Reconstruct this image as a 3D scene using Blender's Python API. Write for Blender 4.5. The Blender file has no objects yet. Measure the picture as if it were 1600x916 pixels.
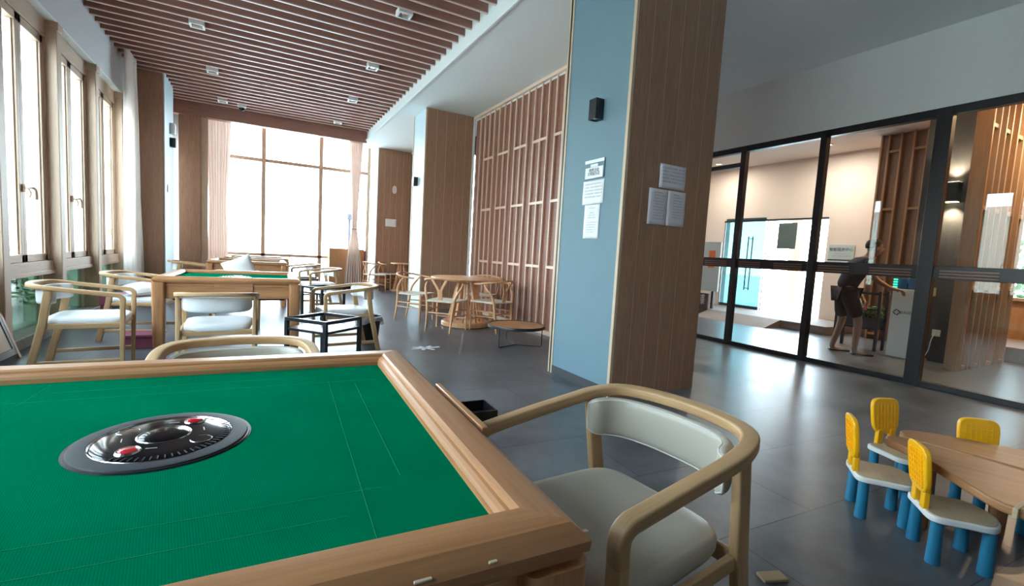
import bpy, math, random
from mathutils import Vector, Matrix, Euler
random.seed(7)
PI = math.pi
S = bpy.context.scene
COL = S.collection

# ------------------------------------------------------------------ camera
cam_d = bpy.data.cameras.new('camera'); cam = bpy.data.objects.new('camera', cam_d); COL.objects.link(cam)
cam_d.sensor_width = 36.0; cam_d.lens = 36.0 * 719.5 / 1600.0; cam_d.clip_start = 0.02; cam_d.clip_end = 300
cam.matrix_world = Matrix(((0.8755, -0.0085, -0.4832, 0), (-0.48, 0.1003, -0.8715, 0), (0.0559, 0.9949, 0.0837, 1.15), (0, 0, 0, 1)))
cam.rotation_mode = 'XYZ'
S.camera = cam
# ------------------------------------------------------------------ world, light, exposure
SKY = 12.5
w = bpy.data.worlds.new('world'); S.world = w; w.use_nodes = True
nt = w.node_tree; nt.nodes.clear()
wo = nt.nodes.new('ShaderNodeOutputWorld'); bg = nt.nodes.new('ShaderNodeBackground')
tc = nt.nodes.new('ShaderNodeTexCoord'); sx = nt.nodes.new('ShaderNodeSeparateXYZ'); cr = nt.nodes.new('ShaderNodeValToRGB')
nt.links.new(tc.outputs['Generated'], sx.inputs[0]); nt.links.new(sx.outputs['Z'], cr.inputs[0])
cr.color_ramp.elements[0].position = 0.0; cr.color_ramp.elements[0].color = (0.79, 0.915, 1.0, 1)
cr.color_ramp.elements[1].position = 0.8; cr.color_ramp.elements[1].color = (0.60, 0.81, 1.0, 1)
nt.links.new(cr.outputs[0], bg.inputs['Color']); bg.inputs['Strength'].default_value = SKY
nt.links.new(bg.outputs[0], wo.inputs[0])
S.view_settings.view_transform = 'Standard'; S.view_settings.look = 'None'
S.view_settings.exposure = 0.95; S.view_settings.gamma = 1.0; S.view_settings.use_curve_mapping = False
S.cycles.use_denoising = True
S.cycles.max_bounces = 10; S.cycles.diffuse_bounces = 6; S.cycles.glossy_bounces = 5
S.cycles.transparent_max_bounces = 16; S.cycles.caustics_reflective = False; S.cycles.caustics_refractive = False
S.cycles.sample_clamp_indirect = 6.0

def portal(name, loc, rot, sx_, sy_):
    d = bpy.data.lights.new(name, 'AREA'); d.shape = 'RECTANGLE'; d.size = sx_; d.size_y = sy_
    d.cycles.is_portal = True
    o = bpy.data.objects.new(name, d); COL.objects.link(o); o.location = loc; o.rotation_euler = rot
    return o
portal('sky_portal', (-2.25, 6.4, 1.8), (0, -PI/2, 0), 3.2, 12.5)      # left windows
portal('sky_portal', (0.8, 13.4, 2.0), (-PI/2, 0, 0), 4.2, 4.0)       # far window
portal('sky_portal', (4.9, 9.75, 1.8), (-PI/2, 0, 0), 2.2, 3.3)       # end of the passage
portal('sky_portal', (10.75, 6.6, 1.3), (0, PI/2, 0), 2.6, 2.6)       # entrance door

def spot(name, loc, power, color, size=0.09):
    d = bpy.data.lights.new(name, 'AREA'); d.shape = 'DISK'; d.size = size; d.energy = power; d.color = color
    o = bpy.data.objects.new(name, d); COL.objects.link(o); o.location = loc
    return o
# fill lamps added to brighten the foyer (behind the glass partition), warm
FOY = [(7.6, 5.2, 14), (7.6, 7.4, 14), (9.6, 5.1, 28), (9.7, 7.6, 22), (7.3, 1.6, 7), (8.7, 1.7, 24), (10.0, 1.9, 40), (9.9, 3.3, 22)]
for x, y, p in FOY:
    spot('foyer_fill_lamp', (x, y, 3.56), p, (1.0, 0.84, 0.68) if y > 4 else (1.0, 0.62, 0.34), 0.12)

# ------------------------------------------------------------------ materials
def new_mat(name):
    m = bpy.data.materials.new(name); m.use_nodes = True
    n = m.node_tree; b = n.nodes['Principled BSDF']
    return m, n, b
def plain(name, col, rough=0.5, metal=0.0, noise=0.06, nscale=14.0, bump=0.0, bscale=200.0, spec=0.5, coat=0.0):
    m, n, b = new_mat(name)
    b.inputs['Roughness'].default_value = rough; b.inputs['Metallic'].default_value = metal
    b.inputs['Specular IOR Level'].default_value = spec; b.inputs['Coat Weight'].default_value = coat
    t = n.nodes.new('ShaderNodeTexCoord'); no = n.nodes.new('ShaderNodeTexNoise'); no.inputs['Scale'].default_value = nscale
    n.links.new(t.outputs['Object'], no.inputs['Vector'])
    mx = n.nodes.new('ShaderNodeMix'); mx.data_type = 'RGBA'
    lo = [max(0, c * (1 - noise)) for c in col]; hi = [min(1, c * (1 + noise)) for c in col]
    mx.inputs['A'].default_value = (*lo, 1); mx.inputs['B'].default_value = (*hi, 1)
    n.links.new(no.outputs['Fac'], mx.inputs['Factor']); n.links.new(mx.outputs['Result'], b.inputs['Base Color'])
    if bump:
        n2 = n.nodes.new('ShaderNodeTexNoise'); n2.inputs['Scale'].default_value = bscale; n2.inputs['Detail'].default_value = 3
        n.links.new(t.outputs['Object'], n2.inputs['Vector'])
        bp = n.nodes.new('ShaderNodeBump'); bp.inputs['Strength'].default_value = bump; bp.inputs['Distance'].default_value = 0.002
        n.links.new(n2.outputs['Fac'], bp.inputs['Height']); n.links.new(bp.outputs[0], b.inputs['Normal'])
    return m
def wood(name, dark, light, rough=0.45, scale=1.0, figure=0.5, spec=0.4):
    """grain runs along U of the mesh UV map, which is laid out in metres"""
    m, n, b = new_mat(name)
    uv = n.nodes.new('ShaderNodeUVMap'); uv.uv_map = 'UVMap'
    oi = n.nodes.new('ShaderNodeObjectInfo')
    mp = n.nodes.new('ShaderNodeMapping'); mp.inputs['Scale'].default_value = (2.2 * scale, 42 * scale, 1)
    off = n.nodes.new('ShaderNodeVectorMath'); off.operation = 'ADD'
    cmb = n.nodes.new('ShaderNodeCombineXYZ'); mu = n.nodes.new('ShaderNodeMath'); mu.operation = 'MULTIPLY'; mu.inputs[1].default_value = 13.7
    n.links.new(oi.outputs['Random'], mu.inputs[0]); n.links.new(mu.outputs[0], cmb.inputs[0]); n.links.new(mu.outputs[0], cmb.inputs[1])
    n.links.new(uv.outputs[0], off.inputs[0]); n.links.new(cmb.outputs[0], off.inputs[1]); n.links.new(off.outputs[0], mp.inputs['Vector'])
    a = n.nodes.new('ShaderNodeTexNoise'); a.inputs['Scale'].default_value = 1.6; a.inputs['Detail'].default_value = 6; a.inputs['Roughness'].default_value = 0.62
    a.inputs['Distortion'].default_value = 0.35
    n.links.new(mp.outputs[0], a.inputs['Vector'])
    mp2 = n.nodes.new('ShaderNodeMapping'); mp2.inputs['Scale'].default_value = (0.9 * scale, 9 * scale, 1)
    n.links.new(off.outputs[0], mp2.inputs['Vector'])
    wv = n.nodes.new('ShaderNodeTexNoise'); wv.inputs['Scale'].default_value = 1.3; wv.inputs['Detail'].default_value = 2; wv.inputs['Distortion'].default_value = 1.2
    n.links.new(mp2.outputs[0], wv.inputs['Vector'])
    mxf = n.nodes.new('ShaderNodeMix'); mxf.data_type = 'FLOAT'; mxf.inputs['Factor'].default_value = figure
    n.links.new(a.outputs['Fac'], mxf.inputs['A']); n.links.new(wv.outputs['Fac'], mxf.inputs['B'])
    r = n.nodes.new('ShaderNodeValToRGB'); r.color_ramp.elements[0].position = 0.33; r.color_ramp.elements[1].position = 0.66
    r.color_ramp.elements[0].color = (*dark, 1); r.color_ramp.elements[1].color = (*light, 1)
    n.links.new(mxf.outputs['Result'], r.inputs[0]); n.links.new(r.outputs[0], b.inputs['Base Color'])
    b.inputs['Roughness'].default_value = rough; b.inputs['Specular IOR Level'].default_value = spec
    bp = n.nodes.new('ShaderNodeBump'); bp.inputs['Strength'].default_value = 0.15; bp.inputs['Distance'].default_value = 0.001
    n.links.new(a.outputs['Fac'], bp.inputs['Height']); n.links.new(bp.outputs[0], b.inputs['Normal'])
    return m
def glass(name, tint=(1, 1, 1), refl=0.06, rough=0.0, density=1.0):
    m = bpy.data.materials.new(name); m.use_nodes = True; n = m.node_tree; n.nodes.clear()
    o = n.nodes.new('ShaderNodeOutputMaterial'); t = n.nodes.new('ShaderNodeBsdfTransparent'); g = n.nodes.new('ShaderNodeBsdfGlossy')
    t.inputs[0].default_value = (*tint, 1); g.inputs['Roughness'].default_value = rough
    f = n.nodes.new('ShaderNodeFresnel')
    ge = n.nodes.new('ShaderNodeNewGeometry'); mr = n.nodes.new('ShaderNodeMapRange'); mr.inputs['To Min'].default_value = 1.5; mr.inputs['To Max'].default_value = 1 / 1.5
    n.links.new(ge.outputs['Backfacing'], mr.inputs[0]); n.links.new(mr.outputs[0], f.inputs[0])
    ad = n.nodes.new('ShaderNodeMath'); ad.operation = 'ADD'; ad.inputs[1].default_value = refl; ad.use_clamp = True
    mx = n.nodes.new('ShaderNodeMixShader')
    n.links.new(f.outputs[0], ad.inputs[0]); n.links.new(ad.outputs[0], mx.inputs[0]); n.links.new(t.outputs[0], mx.inputs[1]); n.links.new(g.outputs[0], mx.inputs[2])
    n.links.new(mx.outputs[0], o.inputs[0])
    return m
def sheer(name, col, trans=0.45, clear=0.12):
    m = bpy.data.materials.new(name); m.use_nodes = True; n = m.node_tree; n.nodes.clear()
    o = n.nodes.new('ShaderNodeOutputMaterial')
    d = n.nodes.new('ShaderNodeBsdfDiffuse'); t = n.nodes.new('ShaderNodeBsdfTranslucent'); tr = n.nodes.new('ShaderNodeBsdfTransparent')
    wv = n.nodes.new('ShaderNodeTexNoise'); wv.inputs['Scale'].default_value = 120
    mc = n.nodes.new('ShaderNodeMix'); mc.data_type = 'RGBA'; mc.inputs['A'].default_value = (*[c * 0.94 for c in col], 1); mc.inputs['B'].default_value = (*col, 1)
    n.links.new(wv.outputs['Fac'], mc.inputs['Factor'])
    n.links.new(mc.outputs['Result'], d.inputs[0]); n.links.new(mc.outputs['Result'], t.inputs[0])
    m1 = n.nodes.new('ShaderNodeMixShader'); m1.inputs[0].default_value = trans
    m2 = n.nodes.new('ShaderNodeMixShader'); m2.inputs[0].default_value = clear
    n.links.new(d.outputs[0], m1.inputs[1]); n.links.new(t.outputs[0], m1.inputs[2]); n.links.new(m1.outputs[0], m2.inputs[1]); n.links.new(tr.outputs[0], m2.inputs[2])
    n.links.new(m2.outputs[0], o.inputs[0])
    return m
def emit(name, col, s):
    m = bpy.data.materials.new(name); m.use_nodes = True; n = m.node_tree; n.nodes.clear()
    o = n.nodes.new('ShaderNodeOutputMaterial'); e = n.nodes.new('ShaderNodeEmission'); e.inputs[0].default_value = (*col, 1); e.inputs[1].default_value = s
    n.links.new(e.outputs[0], o.inputs[0]); return m

def floor_mat():
    m, n, b = new_mat('dark_stone_tile')
    t = n.nodes.new('ShaderNodeTexCoord')
    br = n.nodes.new('ShaderNodeTexBrick'); br.offset = 0.5
    mp = n.nodes.new('ShaderNodeMapping'); mp.inputs['Location'].default_value = (-0.02, 0.44, 0); mp.inputs['Rotation'].default_value = (0, 0, 0.05)
    n.links.new(t.outputs['Object'], mp.inputs[0]); n.links.new(mp.outputs[0], br.inputs['Vector'])
    br.inputs['Scale'].default_value = 1.0; br.inputs['Brick Width'].default_value = 1.13; br.inputs['Row Height'].default_value = 0.565
    br.inputs['Mortar Size'].default_value = 0.003; br.inputs['Mortar Smooth'].default_value = 0.1
    br.inputs['Color1'].default_value = (0.115, 0.122, 0.132, 1); br.inputs['Color2'].default_value = (0.092, 0.098, 0.108, 1); br.inputs['Mortar'].default_value = (0.03, 0.03, 0.032, 1)
    no = n.nodes.new('ShaderNodeTexNoise'); no.inputs['Scale'].default_value = 2.3; no.inputs['Detail'].default_value = 9; no.inputs['Roughness'].default_value = 0.65; no.inputs['Distortion'].default_value = 0.15
    n.links.new(t.outputs['Object'], no.inputs['Vector'])
    cr_ = n.nodes.new('ShaderNodeValToRGB'); cr_.color_ramp.elements[0].position = 0.3; cr_.color_ramp.elements[0].color = (0.5, 0.5, 0.5, 1); cr_.color_ramp.elements[1].position = 0.72; cr_.color_ramp.elements[1].color = (1.3, 1.3, 1.32, 1)
    n.links.new(no.outputs['Fac'], cr_.inputs[0])
    mx = n.nodes.new('ShaderNodeMix'); mx.data_type = 'RGBA'; mx.blend_type = 'MULTIPLY'; mx.inputs['Factor'].default_value = 1
    n.links.new(br.outputs['Color'], mx.inputs['A']); n.links.new(cr_.outputs[0], mx.inputs['B']); n.links.new(mx.outputs['Result'], b.inputs['Base Color'])
    rr = n.nodes.new('ShaderNodeMapRange'); rr.inputs['To Min'].default_value = 0.24; rr.inputs['To Max'].default_value = 0.42
    n.links.new(no.outputs['Fac'], rr.inputs[0]); n.links.new(rr.outputs[0], b.inputs['Roughness'])
    b.inputs['Specular IOR Level'].default_value = 0.32
    return m
def felt_mat():
    m, n, b = new_mat('green_felt')
    t = n.nodes.new('ShaderNodeTexCoord')
    ch = n.nodes.new('ShaderNodeTexChecker'); ch.inputs['Scale'].default_value = 420
    mp = n.nodes.new('ShaderNodeMapping'); mp.inputs['Rotation'].default_value = (0, 0, 0.6)
    n.links.new(t.outputs['Object'], mp.inputs[0]); n.links.new(mp.outputs[0], ch.inputs['Vector'])
    ch.inputs['Color1'].default_value = (0.0, 0.19, 0.082, 1); ch.inputs['Color2'].default_value = (0.0, 0.145, 0.062, 1)
    no = n.nodes.new('ShaderNodeTexNoise'); no.inputs['Scale'].default_value = 5; no.inputs['Detail'].default_value = 5
    n.links.new(t.outputs['Object'], no.inputs['Vector'])
    mx = n.nodes.new('ShaderNodeMix'); mx.data_type = 'RGBA'; mx.blend_type = 'MULTIPLY'; mx.inputs['Factor'].default_value = 0.35
    n.links.new(ch.outputs['Color'], mx.inputs['A']); n.links.new(no.outputs['Fac'], mx.inputs['B'])
    n.links.new(mx.outputs['Result'], b.inputs['Base Color'])
    b.inputs['Roughness'].default_value = 0.85; b.inputs['Specular IOR Level'].default_value = 0.0
    b.inputs['Sheen Weight'].default_value = 0.0; b.inputs['Sheen Tint'].default_value = (0.1, 0.8, 0.5, 1)
    bp = n.nodes.new('ShaderNodeBump'); bp.inputs['Strength'].default_value = 0.3; bp.inputs['Distance'].default_value = 0.0006
    n.links.new(ch.outputs['Fac'], bp.inputs['Height']); n.links.new(bp.outputs[0], b.inputs['Normal'])
    return m

M = {
 'floor': floor_mat(), 'felt': felt_mat(),
 'oak': wood('table_oak', (0.31, 0.135, 0.055), (0.50, 0.25, 0.115), 0.38),
 'oak_light': wood('chair_oak', (0.37, 0.215, 0.10), (0.54, 0.345, 0.18), 0.42, figure=0.35),
 'ash': wood('wishbone_beech', (0.56, 0.29, 0.14), (0.72, 0.42, 0.23), 0.42, figure=0.35),
 'clad': wood('column_cladding', (0.26, 0.142, 0.088), (0.40, 0.235, 0.155), 0.5, scale=1.6, figure=0.3),
 'clad_edge': plain('pale_veneer_edge', (0.55, 0.42, 0.30), 0.5),
 'slat': wood('ceiling_slat_wood', (0.30, 0.150, 0.115), (0.40, 0.21, 0.165), 0.45, figure=0.3),
 'slat_edge': plain('pale_slat_edge', (0.62, 0.46, 0.39), 0.4),
 'lattice_back': wood('lattice_panel_wood', (0.19, 0.075, 0.047), (0.27, 0.115, 0.075), 0.5, figure=0.3, spec=0.35),
 'lattice': plain('lattice_batten', (0.72, 0.52, 0.41), 0.4),
 'frame_wood': wood('window_frame_wood', (0.45, 0.32, 0.23), (0.56, 0.42, 0.31), 0.5, figure=0.3),
 'foyer_wood': wood('foyer_slat_wood', (0.42, 0.22, 0.11), (0.58, 0.33, 0.18), 0.45),
 'white': plain('white_paint', (0.73, 0.77, 0.76), 0.85, noise=0.02),
 'wall_grey': plain('pale_grey_wall', (0.56, 0.575, 0.60), 0.85, noise=0.03, nscale=60),
 'blue': plain('dusty_blue_panel', (0.135, 0.225, 0.275), 0.7, noise=0.05, nscale=6),
 'blue_pale': plain('pale_blue_panel', (0.50, 0.62, 0.68), 0.45, noise=0.03),
 'foyer_wall': plain('foyer_cream_wall', (0.78, 0.68, 0.62), 0.85, noise=0.02),
 'charcoal': plain('charcoal_panel', (0.045, 0.047, 0.055), 0.75, noise=0.25, nscale=25),
 'black_metal': plain('black_metal', (0.013, 0.014, 0.018), 0.35, noise=0.1),
 'black_plastic': plain('black_plastic', (0.012, 0.012, 0.014), 0.4),
 'black_gloss': plain('gloss_black', (0.008, 0.008, 0.010), 0.12, spec=0.35),
 'ring_grey': plain('console_ring_grey', (0.035, 0.037, 0.045), 0.5, spec=0.2),
 'chrome': plain('chrome', (0.75, 0.76, 0.78), 0.15, metal=1.0, noise=0.01),
 'bronze': plain('bronze_strip', (0.22, 0.13, 0.10), 0.35, metal=0.3),
 'red': plain('red_button', (0.55, 0.015, 0.03), 0.2, coat=0.5),
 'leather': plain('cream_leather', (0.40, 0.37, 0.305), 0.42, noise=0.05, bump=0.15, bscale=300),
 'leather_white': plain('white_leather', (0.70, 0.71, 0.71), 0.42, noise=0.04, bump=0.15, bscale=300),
 'piping': plain('pale_piping', (0.60, 0.58, 0.54), 0.4),
 'cord': plain('woven_cord', (0.66, 0.58, 0.48), 0.8, noise=0.15, nscale=90, bump=0.6, bscale=150),
 'linen': plain('white_linen', (0.72, 0.72, 0.71), 0.9, noise=0.05, bump=0.2),
 'paper': plain('white_paper', (0.78, 0.80, 0.83), 0.8, noise=0.02),
 'paper_grey': plain('violet_grey_paper', (0.76, 0.77, 0.86), 0.8, noise=0.02),
 'ink': plain('black_ink', (0.05, 0.06, 0.07), 0.7),
 'ink_soft': plain('faded_ink', (0.34, 0.37, 0.42), 0.8),
 'ink_white': plain('white_lettering', (0.8, 0.8, 0.8), 0.6),
 'yellow': plain('yellow_plastic', (0.92, 0.46, 0.004), 0.35, noise=0.03, coat=0.2),
 'yellow_deep': plain('deep_yellow_plastic', (0.85, 0.40, 0.006), 0.35, noise=0.03, coat=0.2),
 'toy_white': plain('white_plastic', (0.72, 0.73, 0.72), 0.35, noise=0.03),
 'toy_blue': plain('blue_plastic', (0.018, 0.17, 0.30), 0.35, noise=0.05),
 'toy_seat': wood('toddler_seat_wood', (0.42, 0.33, 0.21), (0.52, 0.42, 0.28), 0.5),
 'toy_wood': wood('toddler_table_wood', (0.27, 0.115, 0.045), (0.38, 0.19, 0.085), 0.4, figure=0.6),
 'orange': plain('orange_plastic', (0.75, 0.16, 0.02), 0.4),
 'cabinet': wood('honey_cabinet_wood', (0.42, 0.20, 0.085), (0.52, 0.27, 0.13), 0.35),
 'maroon': plain('maroon_paint', (0.20, 0.045, 0.075), 0.4, noise=0.1),
 'stone': plain('grey_stone', (0.22, 0.19, 0.17), 0.7, noise=0.25, nscale=20),
 'card': plain('brown_cardboard', (0.30, 0.21, 0.12), 0.8, noise=0.15),
 'curtain': sheer('sheer_cream_curtain', (0.86, 0.80, 0.76), 0.5, 0.10),
 'curtain_pink': sheer('sheer_beige_curtain', (0.80, 0.65, 0.57), 0.10, 0.006),
 'glass': glass('clear_glass', (0.97, 0.99, 0.98), 0.01),
 'glass_dark': glass('green_lower_glass', (0.17, 0.22, 0.18), 0.02),
 'glass_door': glass('aqua_glass', (0.26, 0.40, 0.42), 0.02),
 'glass_part': glass('partition_glass', (0.90, 0.94, 0.95), 0.0),
 'leaf': plain('green_leaf', (0.07, 0.20, 0.05), 0.5, noise=0.4, nscale=8),
 'pavement': plain('pale_pavement', (0.62, 0.62, 0.60), 0.85, noise=0.08),
 'facade': plain('cream_facade', (0.78, 0.70, 0.58), 0.85, noise=0.04),
 'skin': plain('skin', (0.34, 0.19, 0.13), 0.55, noise=0.05),
 'shirt': plain('navy_shirt', (0.022, 0.026, 0.04), 0.85, noise=0.15),
 'shorts': plain('dark_shorts', (0.014, 0.015, 0.022), 0.85),
 'hair': plain('black_hair', (0.018, 0.014, 0.013), 0.6, noise=0.3, nscale=60),
 'sconce_glow': emit('warm_lamp_glow', (1.0, 0.72, 0.38), 6.0),
 'led': emit('green_led', (0.03, 1.0, 0.35), 2.2),
 'blue_screen': plain('blue_gate_wing', (0.02, 0.12, 0.32), 0.25),
 'poster_dark': plain('grey_green_sheet', (0.10, 0.15, 0.15), 0.7),
 'plaque': plain('brushed_plaque', (0.55, 0.66, 0.68), 0.35, metal=0.2),
 'asphalt': plain('dark_bin', (0.012, 0.012, 0.016), 0.35),
 'bag': sheer('white_bin_bag', (0.75, 0.76, 0.78), 0.4, 0.1),
}

# ------------------------------------------------------------------ mesh builder
class MB:
    def __init__(s): s.v = []; s.f = []; s.uv = []; s.mi = []; s.cur = 0
    def face(s, idx, uvs): s.f.append(idx); s.uv.append(uvs); s.mi.append(s.cur)
    def box(s, c, d, R=None, grain=None):
        c = Vector(c); h = Vector(d) / 2; b = len(s.v)
        loc = [Vector((x * h.x, y * h.y, z * h.z)) for x in (-1, 1) for y in (-1, 1) for z in (-1, 1)]
        for p in loc: s.v.append(c + (R @ p if R else p))
        g = grain if grain is not None else max(range(3), key=lambda i: d[i])
        off = random.random() * 3
        for q in ((0, 1, 3, 2), (4, 6, 7, 5), (0, 4, 5, 1), (2, 3, 7, 6), (0, 2, 6, 4), (1, 5, 7, 3)):
            pts = [loc[i] for i in q]
            ax = [i for i in range(3) if max(p[i] for p in pts) - min(p[i] for p in pts) > 1e-9]
            oth = [i for i in ax if i != g]
            if g in ax: uvs = [(p[g] + off, (p[oth[0]] if oth else 0) + off) for p in pts]
            else: uvs = [(p[ax[0]] * 0.15 + off, p[ax[1]] + off) for p in pts] if len(ax) > 1 else [(0, 0)] * 4
            s.face([b + i for i in q], uvs)
        return s
    def prism(s, pts, z0, z1, gdir=(1, 0)):
        b = len(s.v); n = len(pts); gx_, gy_ = gdir
        for z in (z0, z1):
            for p in pts: s.v.append(Vector((p[0], p[1], z)))
        U = lambda p: (p[0] * gx_ + p[1] * gy_, -p[0] * gy_ + p[1] * gx_)
        s.face([b + i for i in range(n)][::-1], [U(p) for p in pts][::-1])
        s.face([b + n + i for i in range(n)], [U(p) for p in pts])
        a = 0
        for i in range(n):
            j = (i + 1) % n; L = math.hypot(pts[j][0] - pts[i][0], pts[j][1] - pts[i][1])
            s.face([b + i, b + j, b + n + j, b + n + i], [(a, z0), (a + L, z0), (a + L, z1), (a, z1)]); a += L
        return s
    def sweep(s, path, prof, up=(0, 0, 1), closed=False, scales=None, caps=True):
        path = [Vector(p) for p in path]; n = len(path); k = len(prof); b = len(s.v)
        T = []
        for i in range(n):
            if closed: t = path[(i + 1) % n] - path[i - 1]
            else: t = path[min(i + 1, n - 1)] - path[max(i - 1, 0)]
            T.append(t.normalized())
        u = Vector(up); u = (u - T[0] * u.dot(T[0])).normalized()
        plen = [0]
        for i in range(k): plen.append(plen[-1] + (Vector(prof[(i + 1) % k]) - Vector(prof[i])).length)
        arc = [0]
        for i in range(n):
            if i:
                q = T[i - 1].rotation_difference(T[i]); u = q @ u; u = (u - T[i] * u.dot(T[i])).normalized(); arc.append(arc[-1] + (path[i] - path[i - 1]).length)
            sd = T[i].cross(u); sc = scales[i] if scales else 1.0
            if not isinstance(sc, (tuple, list)): sc = (sc, sc)
            for (p, q_) in prof: s.v.append(path[i] + sd * (p * sc[0]) + u * (q_ * sc[1]))
        m = n if closed else n - 1
        for i in range(m):
            i2 = (i + 1) % n; a0 = arc[i]; a1 = arc[i2] if i2 else arc[i] + (path[0] - path[i]).length
            for j in range(k):
                j2 = (j + 1) % k
                s.face([b + i * k + j, b + i * k + j2, b + i2 * k + j2, b + i2 * k + j], [(a0, plen[j]), (a0, plen[j + 1]), (a1, plen[j + 1]), (a1, plen[j])])
        if caps and not closed:
            s.face([b + j for j in range(k)][::-1], [(p[0] * .1, p[1]) for p in prof][::-1])
            s.face([b + (n - 1) * k + j for j in range(k)], [(p[0] * .1, p[1]) for p in prof])
        return s
    def tube(s, path, r, n=10, closed=False, up=(0, 0, 1)):
        rs = r if isinstance(r, (list, tuple)) else None; r0 = 1.0 if rs else r
        prof = [(r0 * math.cos(2 * PI * i / n), r0 * math.sin(2 * PI * i / n)) for i in range(n)]
        d = (Vector(path[1]) - Vector(path[0])).normalized()
        if abs(d.dot(Vector(up))) > 0.95: up = (0, 1, 0) if abs(d.y) < .9 else (1, 0, 0)
        return s.sweep(path, prof, up=up, closed=closed, scales=list(rs) if rs else None)
    def lathe(s, prof, n=32, c=(0, 0, 0), R=None):
        b = len(s.v); k = len(prof); c = Vector(c)
        for i in range(n):
            a = 2 * PI * i / n
            for (r, z) in prof:
                p = Vector((r * math.cos(a), r * math.sin(a), z)); s.v.append(c + (R @ p if R else p))
        for i in range(n):
            i2 = (i + 1) % n
            for j in range(k - 1):
                s.face([b + i * k + j, b + i2 * k + j, b + i2 * k + j + 1, b + i * k + j + 1],
                       [(prof[j][1], i / n), (prof[j][1], (i + 1) / n), (prof[j + 1][1], (i + 1) / n), (prof[j + 1][1], i / n)])
        return s
    def grid(s, fn, nu, nv):
        b = len(s.v)
        for i in range(nu + 1):
            for j in range(nv + 1): s.v.append(Vector(fn(i / nu, j / nv)))
        for i in range(nu):
            for j in range(nv):
                q = [b + i * (nv + 1) + j, b + (i + 1) * (nv + 1) + j, b + (i + 1) * (nv + 1) + j + 1, b + i * (nv + 1) + j + 1]
                s.face(q, [(i / nu, j / nv), ((i + 1) / nu, j / nv), ((i + 1) / nu, (j + 1) / nv), (i / nu, (j + 1) / nv)])
        return s
    def build(s, name, mat, parent=None, bevel=0.0, seg=2, smooth=40, loc=None, rz=None, subsurf=0, solid=0, mats=None):
        me = bpy.data.meshes.new(name); me.from_pydata([tuple(v) for v in s.v], [], s.f)
        uvl = me.uv_layers.new(name='UVMap'); k = 0
        flat = []
        for u in s.uv:
            for a in u: flat += [a[0], a[1]]
        uvl.data.foreach_set('uv', flat)
        for m_ in (mats or [mat]): me.materials.append(M[m_] if isinstance(m_, str) else m_)
        if mats: me.polygons.foreach_set('material_index', s.mi)
        me.validate(); 
        import bmesh as _b
        bm = _b.new(); bm.from_mesh(me); _b.ops.recalc_face_normals(bm, faces=bm.faces); bm.to_mesh(me); bm.free()
        if smooth:
            me.polygons.foreach_set('use_smooth', [True] * len(me.polygons)); me.set_sharp_from_angle(angle=math.radians(smooth))
        o = bpy.data.objects.new(name, me); COL.objects.link(o)
        if parent: o.parent = parent
        if loc is not None: o.location = loc
        if rz is not None: o.rotation_euler = (0, 0, rz)
        if solid:
            md = o.modifiers.new('thick', 'SOLIDIFY'); md.thickness = solid; md.offset = 0
        if bevel:
            md = o.modifiers.new('bevel', 'BEVEL'); md.width = bevel; md.segments = seg; md.limit_method = 'ANGLE'; md.angle_limit = math.radians(35)
            md.harden_normals = False
        if subsurf:
            md = o.modifiers.new('sub', 'SUBSURF'); md.levels = subsurf; md.render_levels = subsurf
        return o
def rrect(wd, ht, r=0.006, n=3):
    out = []
    for cx_, cy_, a0 in ((wd/2 - r, ht/2 - r, 0), (-wd/2 + r, ht/2 - r, PI/2), (-wd/2 + r, -ht/2 + r, PI), (wd/2 - r, -ht/2 + r, 1.5 * PI)):
        for i in range(n + 1):
            a = a0 + PI/2 * i / n; out.append((cx_ + r * math.cos(a), cy_ + r * math.sin(a)))
    return out
def catmull(pts, n=6):
    P = [Vector(p) for p in pts]; out = []
    for i in range(len(P) - 1):
        p0 = P[max(i - 1, 0)]; p1 = P[i]; p2 = P[i + 1]; p3 = P[min(i + 2, len(P) - 1)]
        for k in range(n):
            t = k / n
            out.append(0.5 * ((2 * p1) + (p2 - p0) * t + (2 * p0 - 5 * p1 + 4 * p2 - p3) * t * t + (3 * p1 - p0 - 3 * p2 + p3) * t ** 3))
    out.append(P[-1]); return out
def tag(o, label=None, cat=None, group=None, kind=None):
    if label: o['label'] = label
    if cat: o['category'] = cat
    if group: o['group'] = group
    if kind: o['kind'] = kind
    return o
def thing(name, label, cat, loc=(0, 0, 0), rz=0, group=None):
    o = bpy.data.objects.new(name, None); o.empty_display_size = 0.1; COL.objects.link(o)
    o.location = loc; o.rotation_euler = (0, 0, rz)
    return tag(o, label, cat, group)
def struct_empty(name, loc=(0, 0, 0), rz=0):
    o = bpy.data.objects.new(name, None); o.empty_display_size = 0.1; COL.objects.link(o); o.location = loc; o.rotation_euler = (0, 0, rz); o['kind'] = 'structure'; return o
def struct(name, mb, mat, **k):
    o = mb.build(name, mat, **k); o['kind'] = 'structure'; return o
def copy_tree(o, parent=None):
    c = o.copy(); COL.objects.link(c)
    if parent: c.parent = parent
    for ch in [x for x in ALLKIDS.get(o.name, [])] : copy_tree(ch, c)
    return c
ALLKIDS = {}
def index_tree(root):
    for o in bpy.data.objects:
        if o.parent: ALLKIDS.setdefault(o.parent.name, [])
    for o in bpy.data.objects:
        if o.parent and o not in ALLKIDS[o.parent.name]: ALLKIDS[o.parent.name].append(o)
def dup(root, loc, rz, label, group=None):
    c = copy_tree(root); c.location = loc; c.rotation_euler = (0, 0, rz); c['label'] = label
    if group: c['group'] = group
    return c
def B(*boxes):
    m = MB()
    for c, d in boxes: m.box(c, d)
    return m
def bx(x0, x1, y0, y1, z0, z1): return (((x0 + x1) / 2, (y0 + y1) / 2, (z0 + z1) / 2), (x1 - x0, y1 - y0, z1 - z0))

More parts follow.
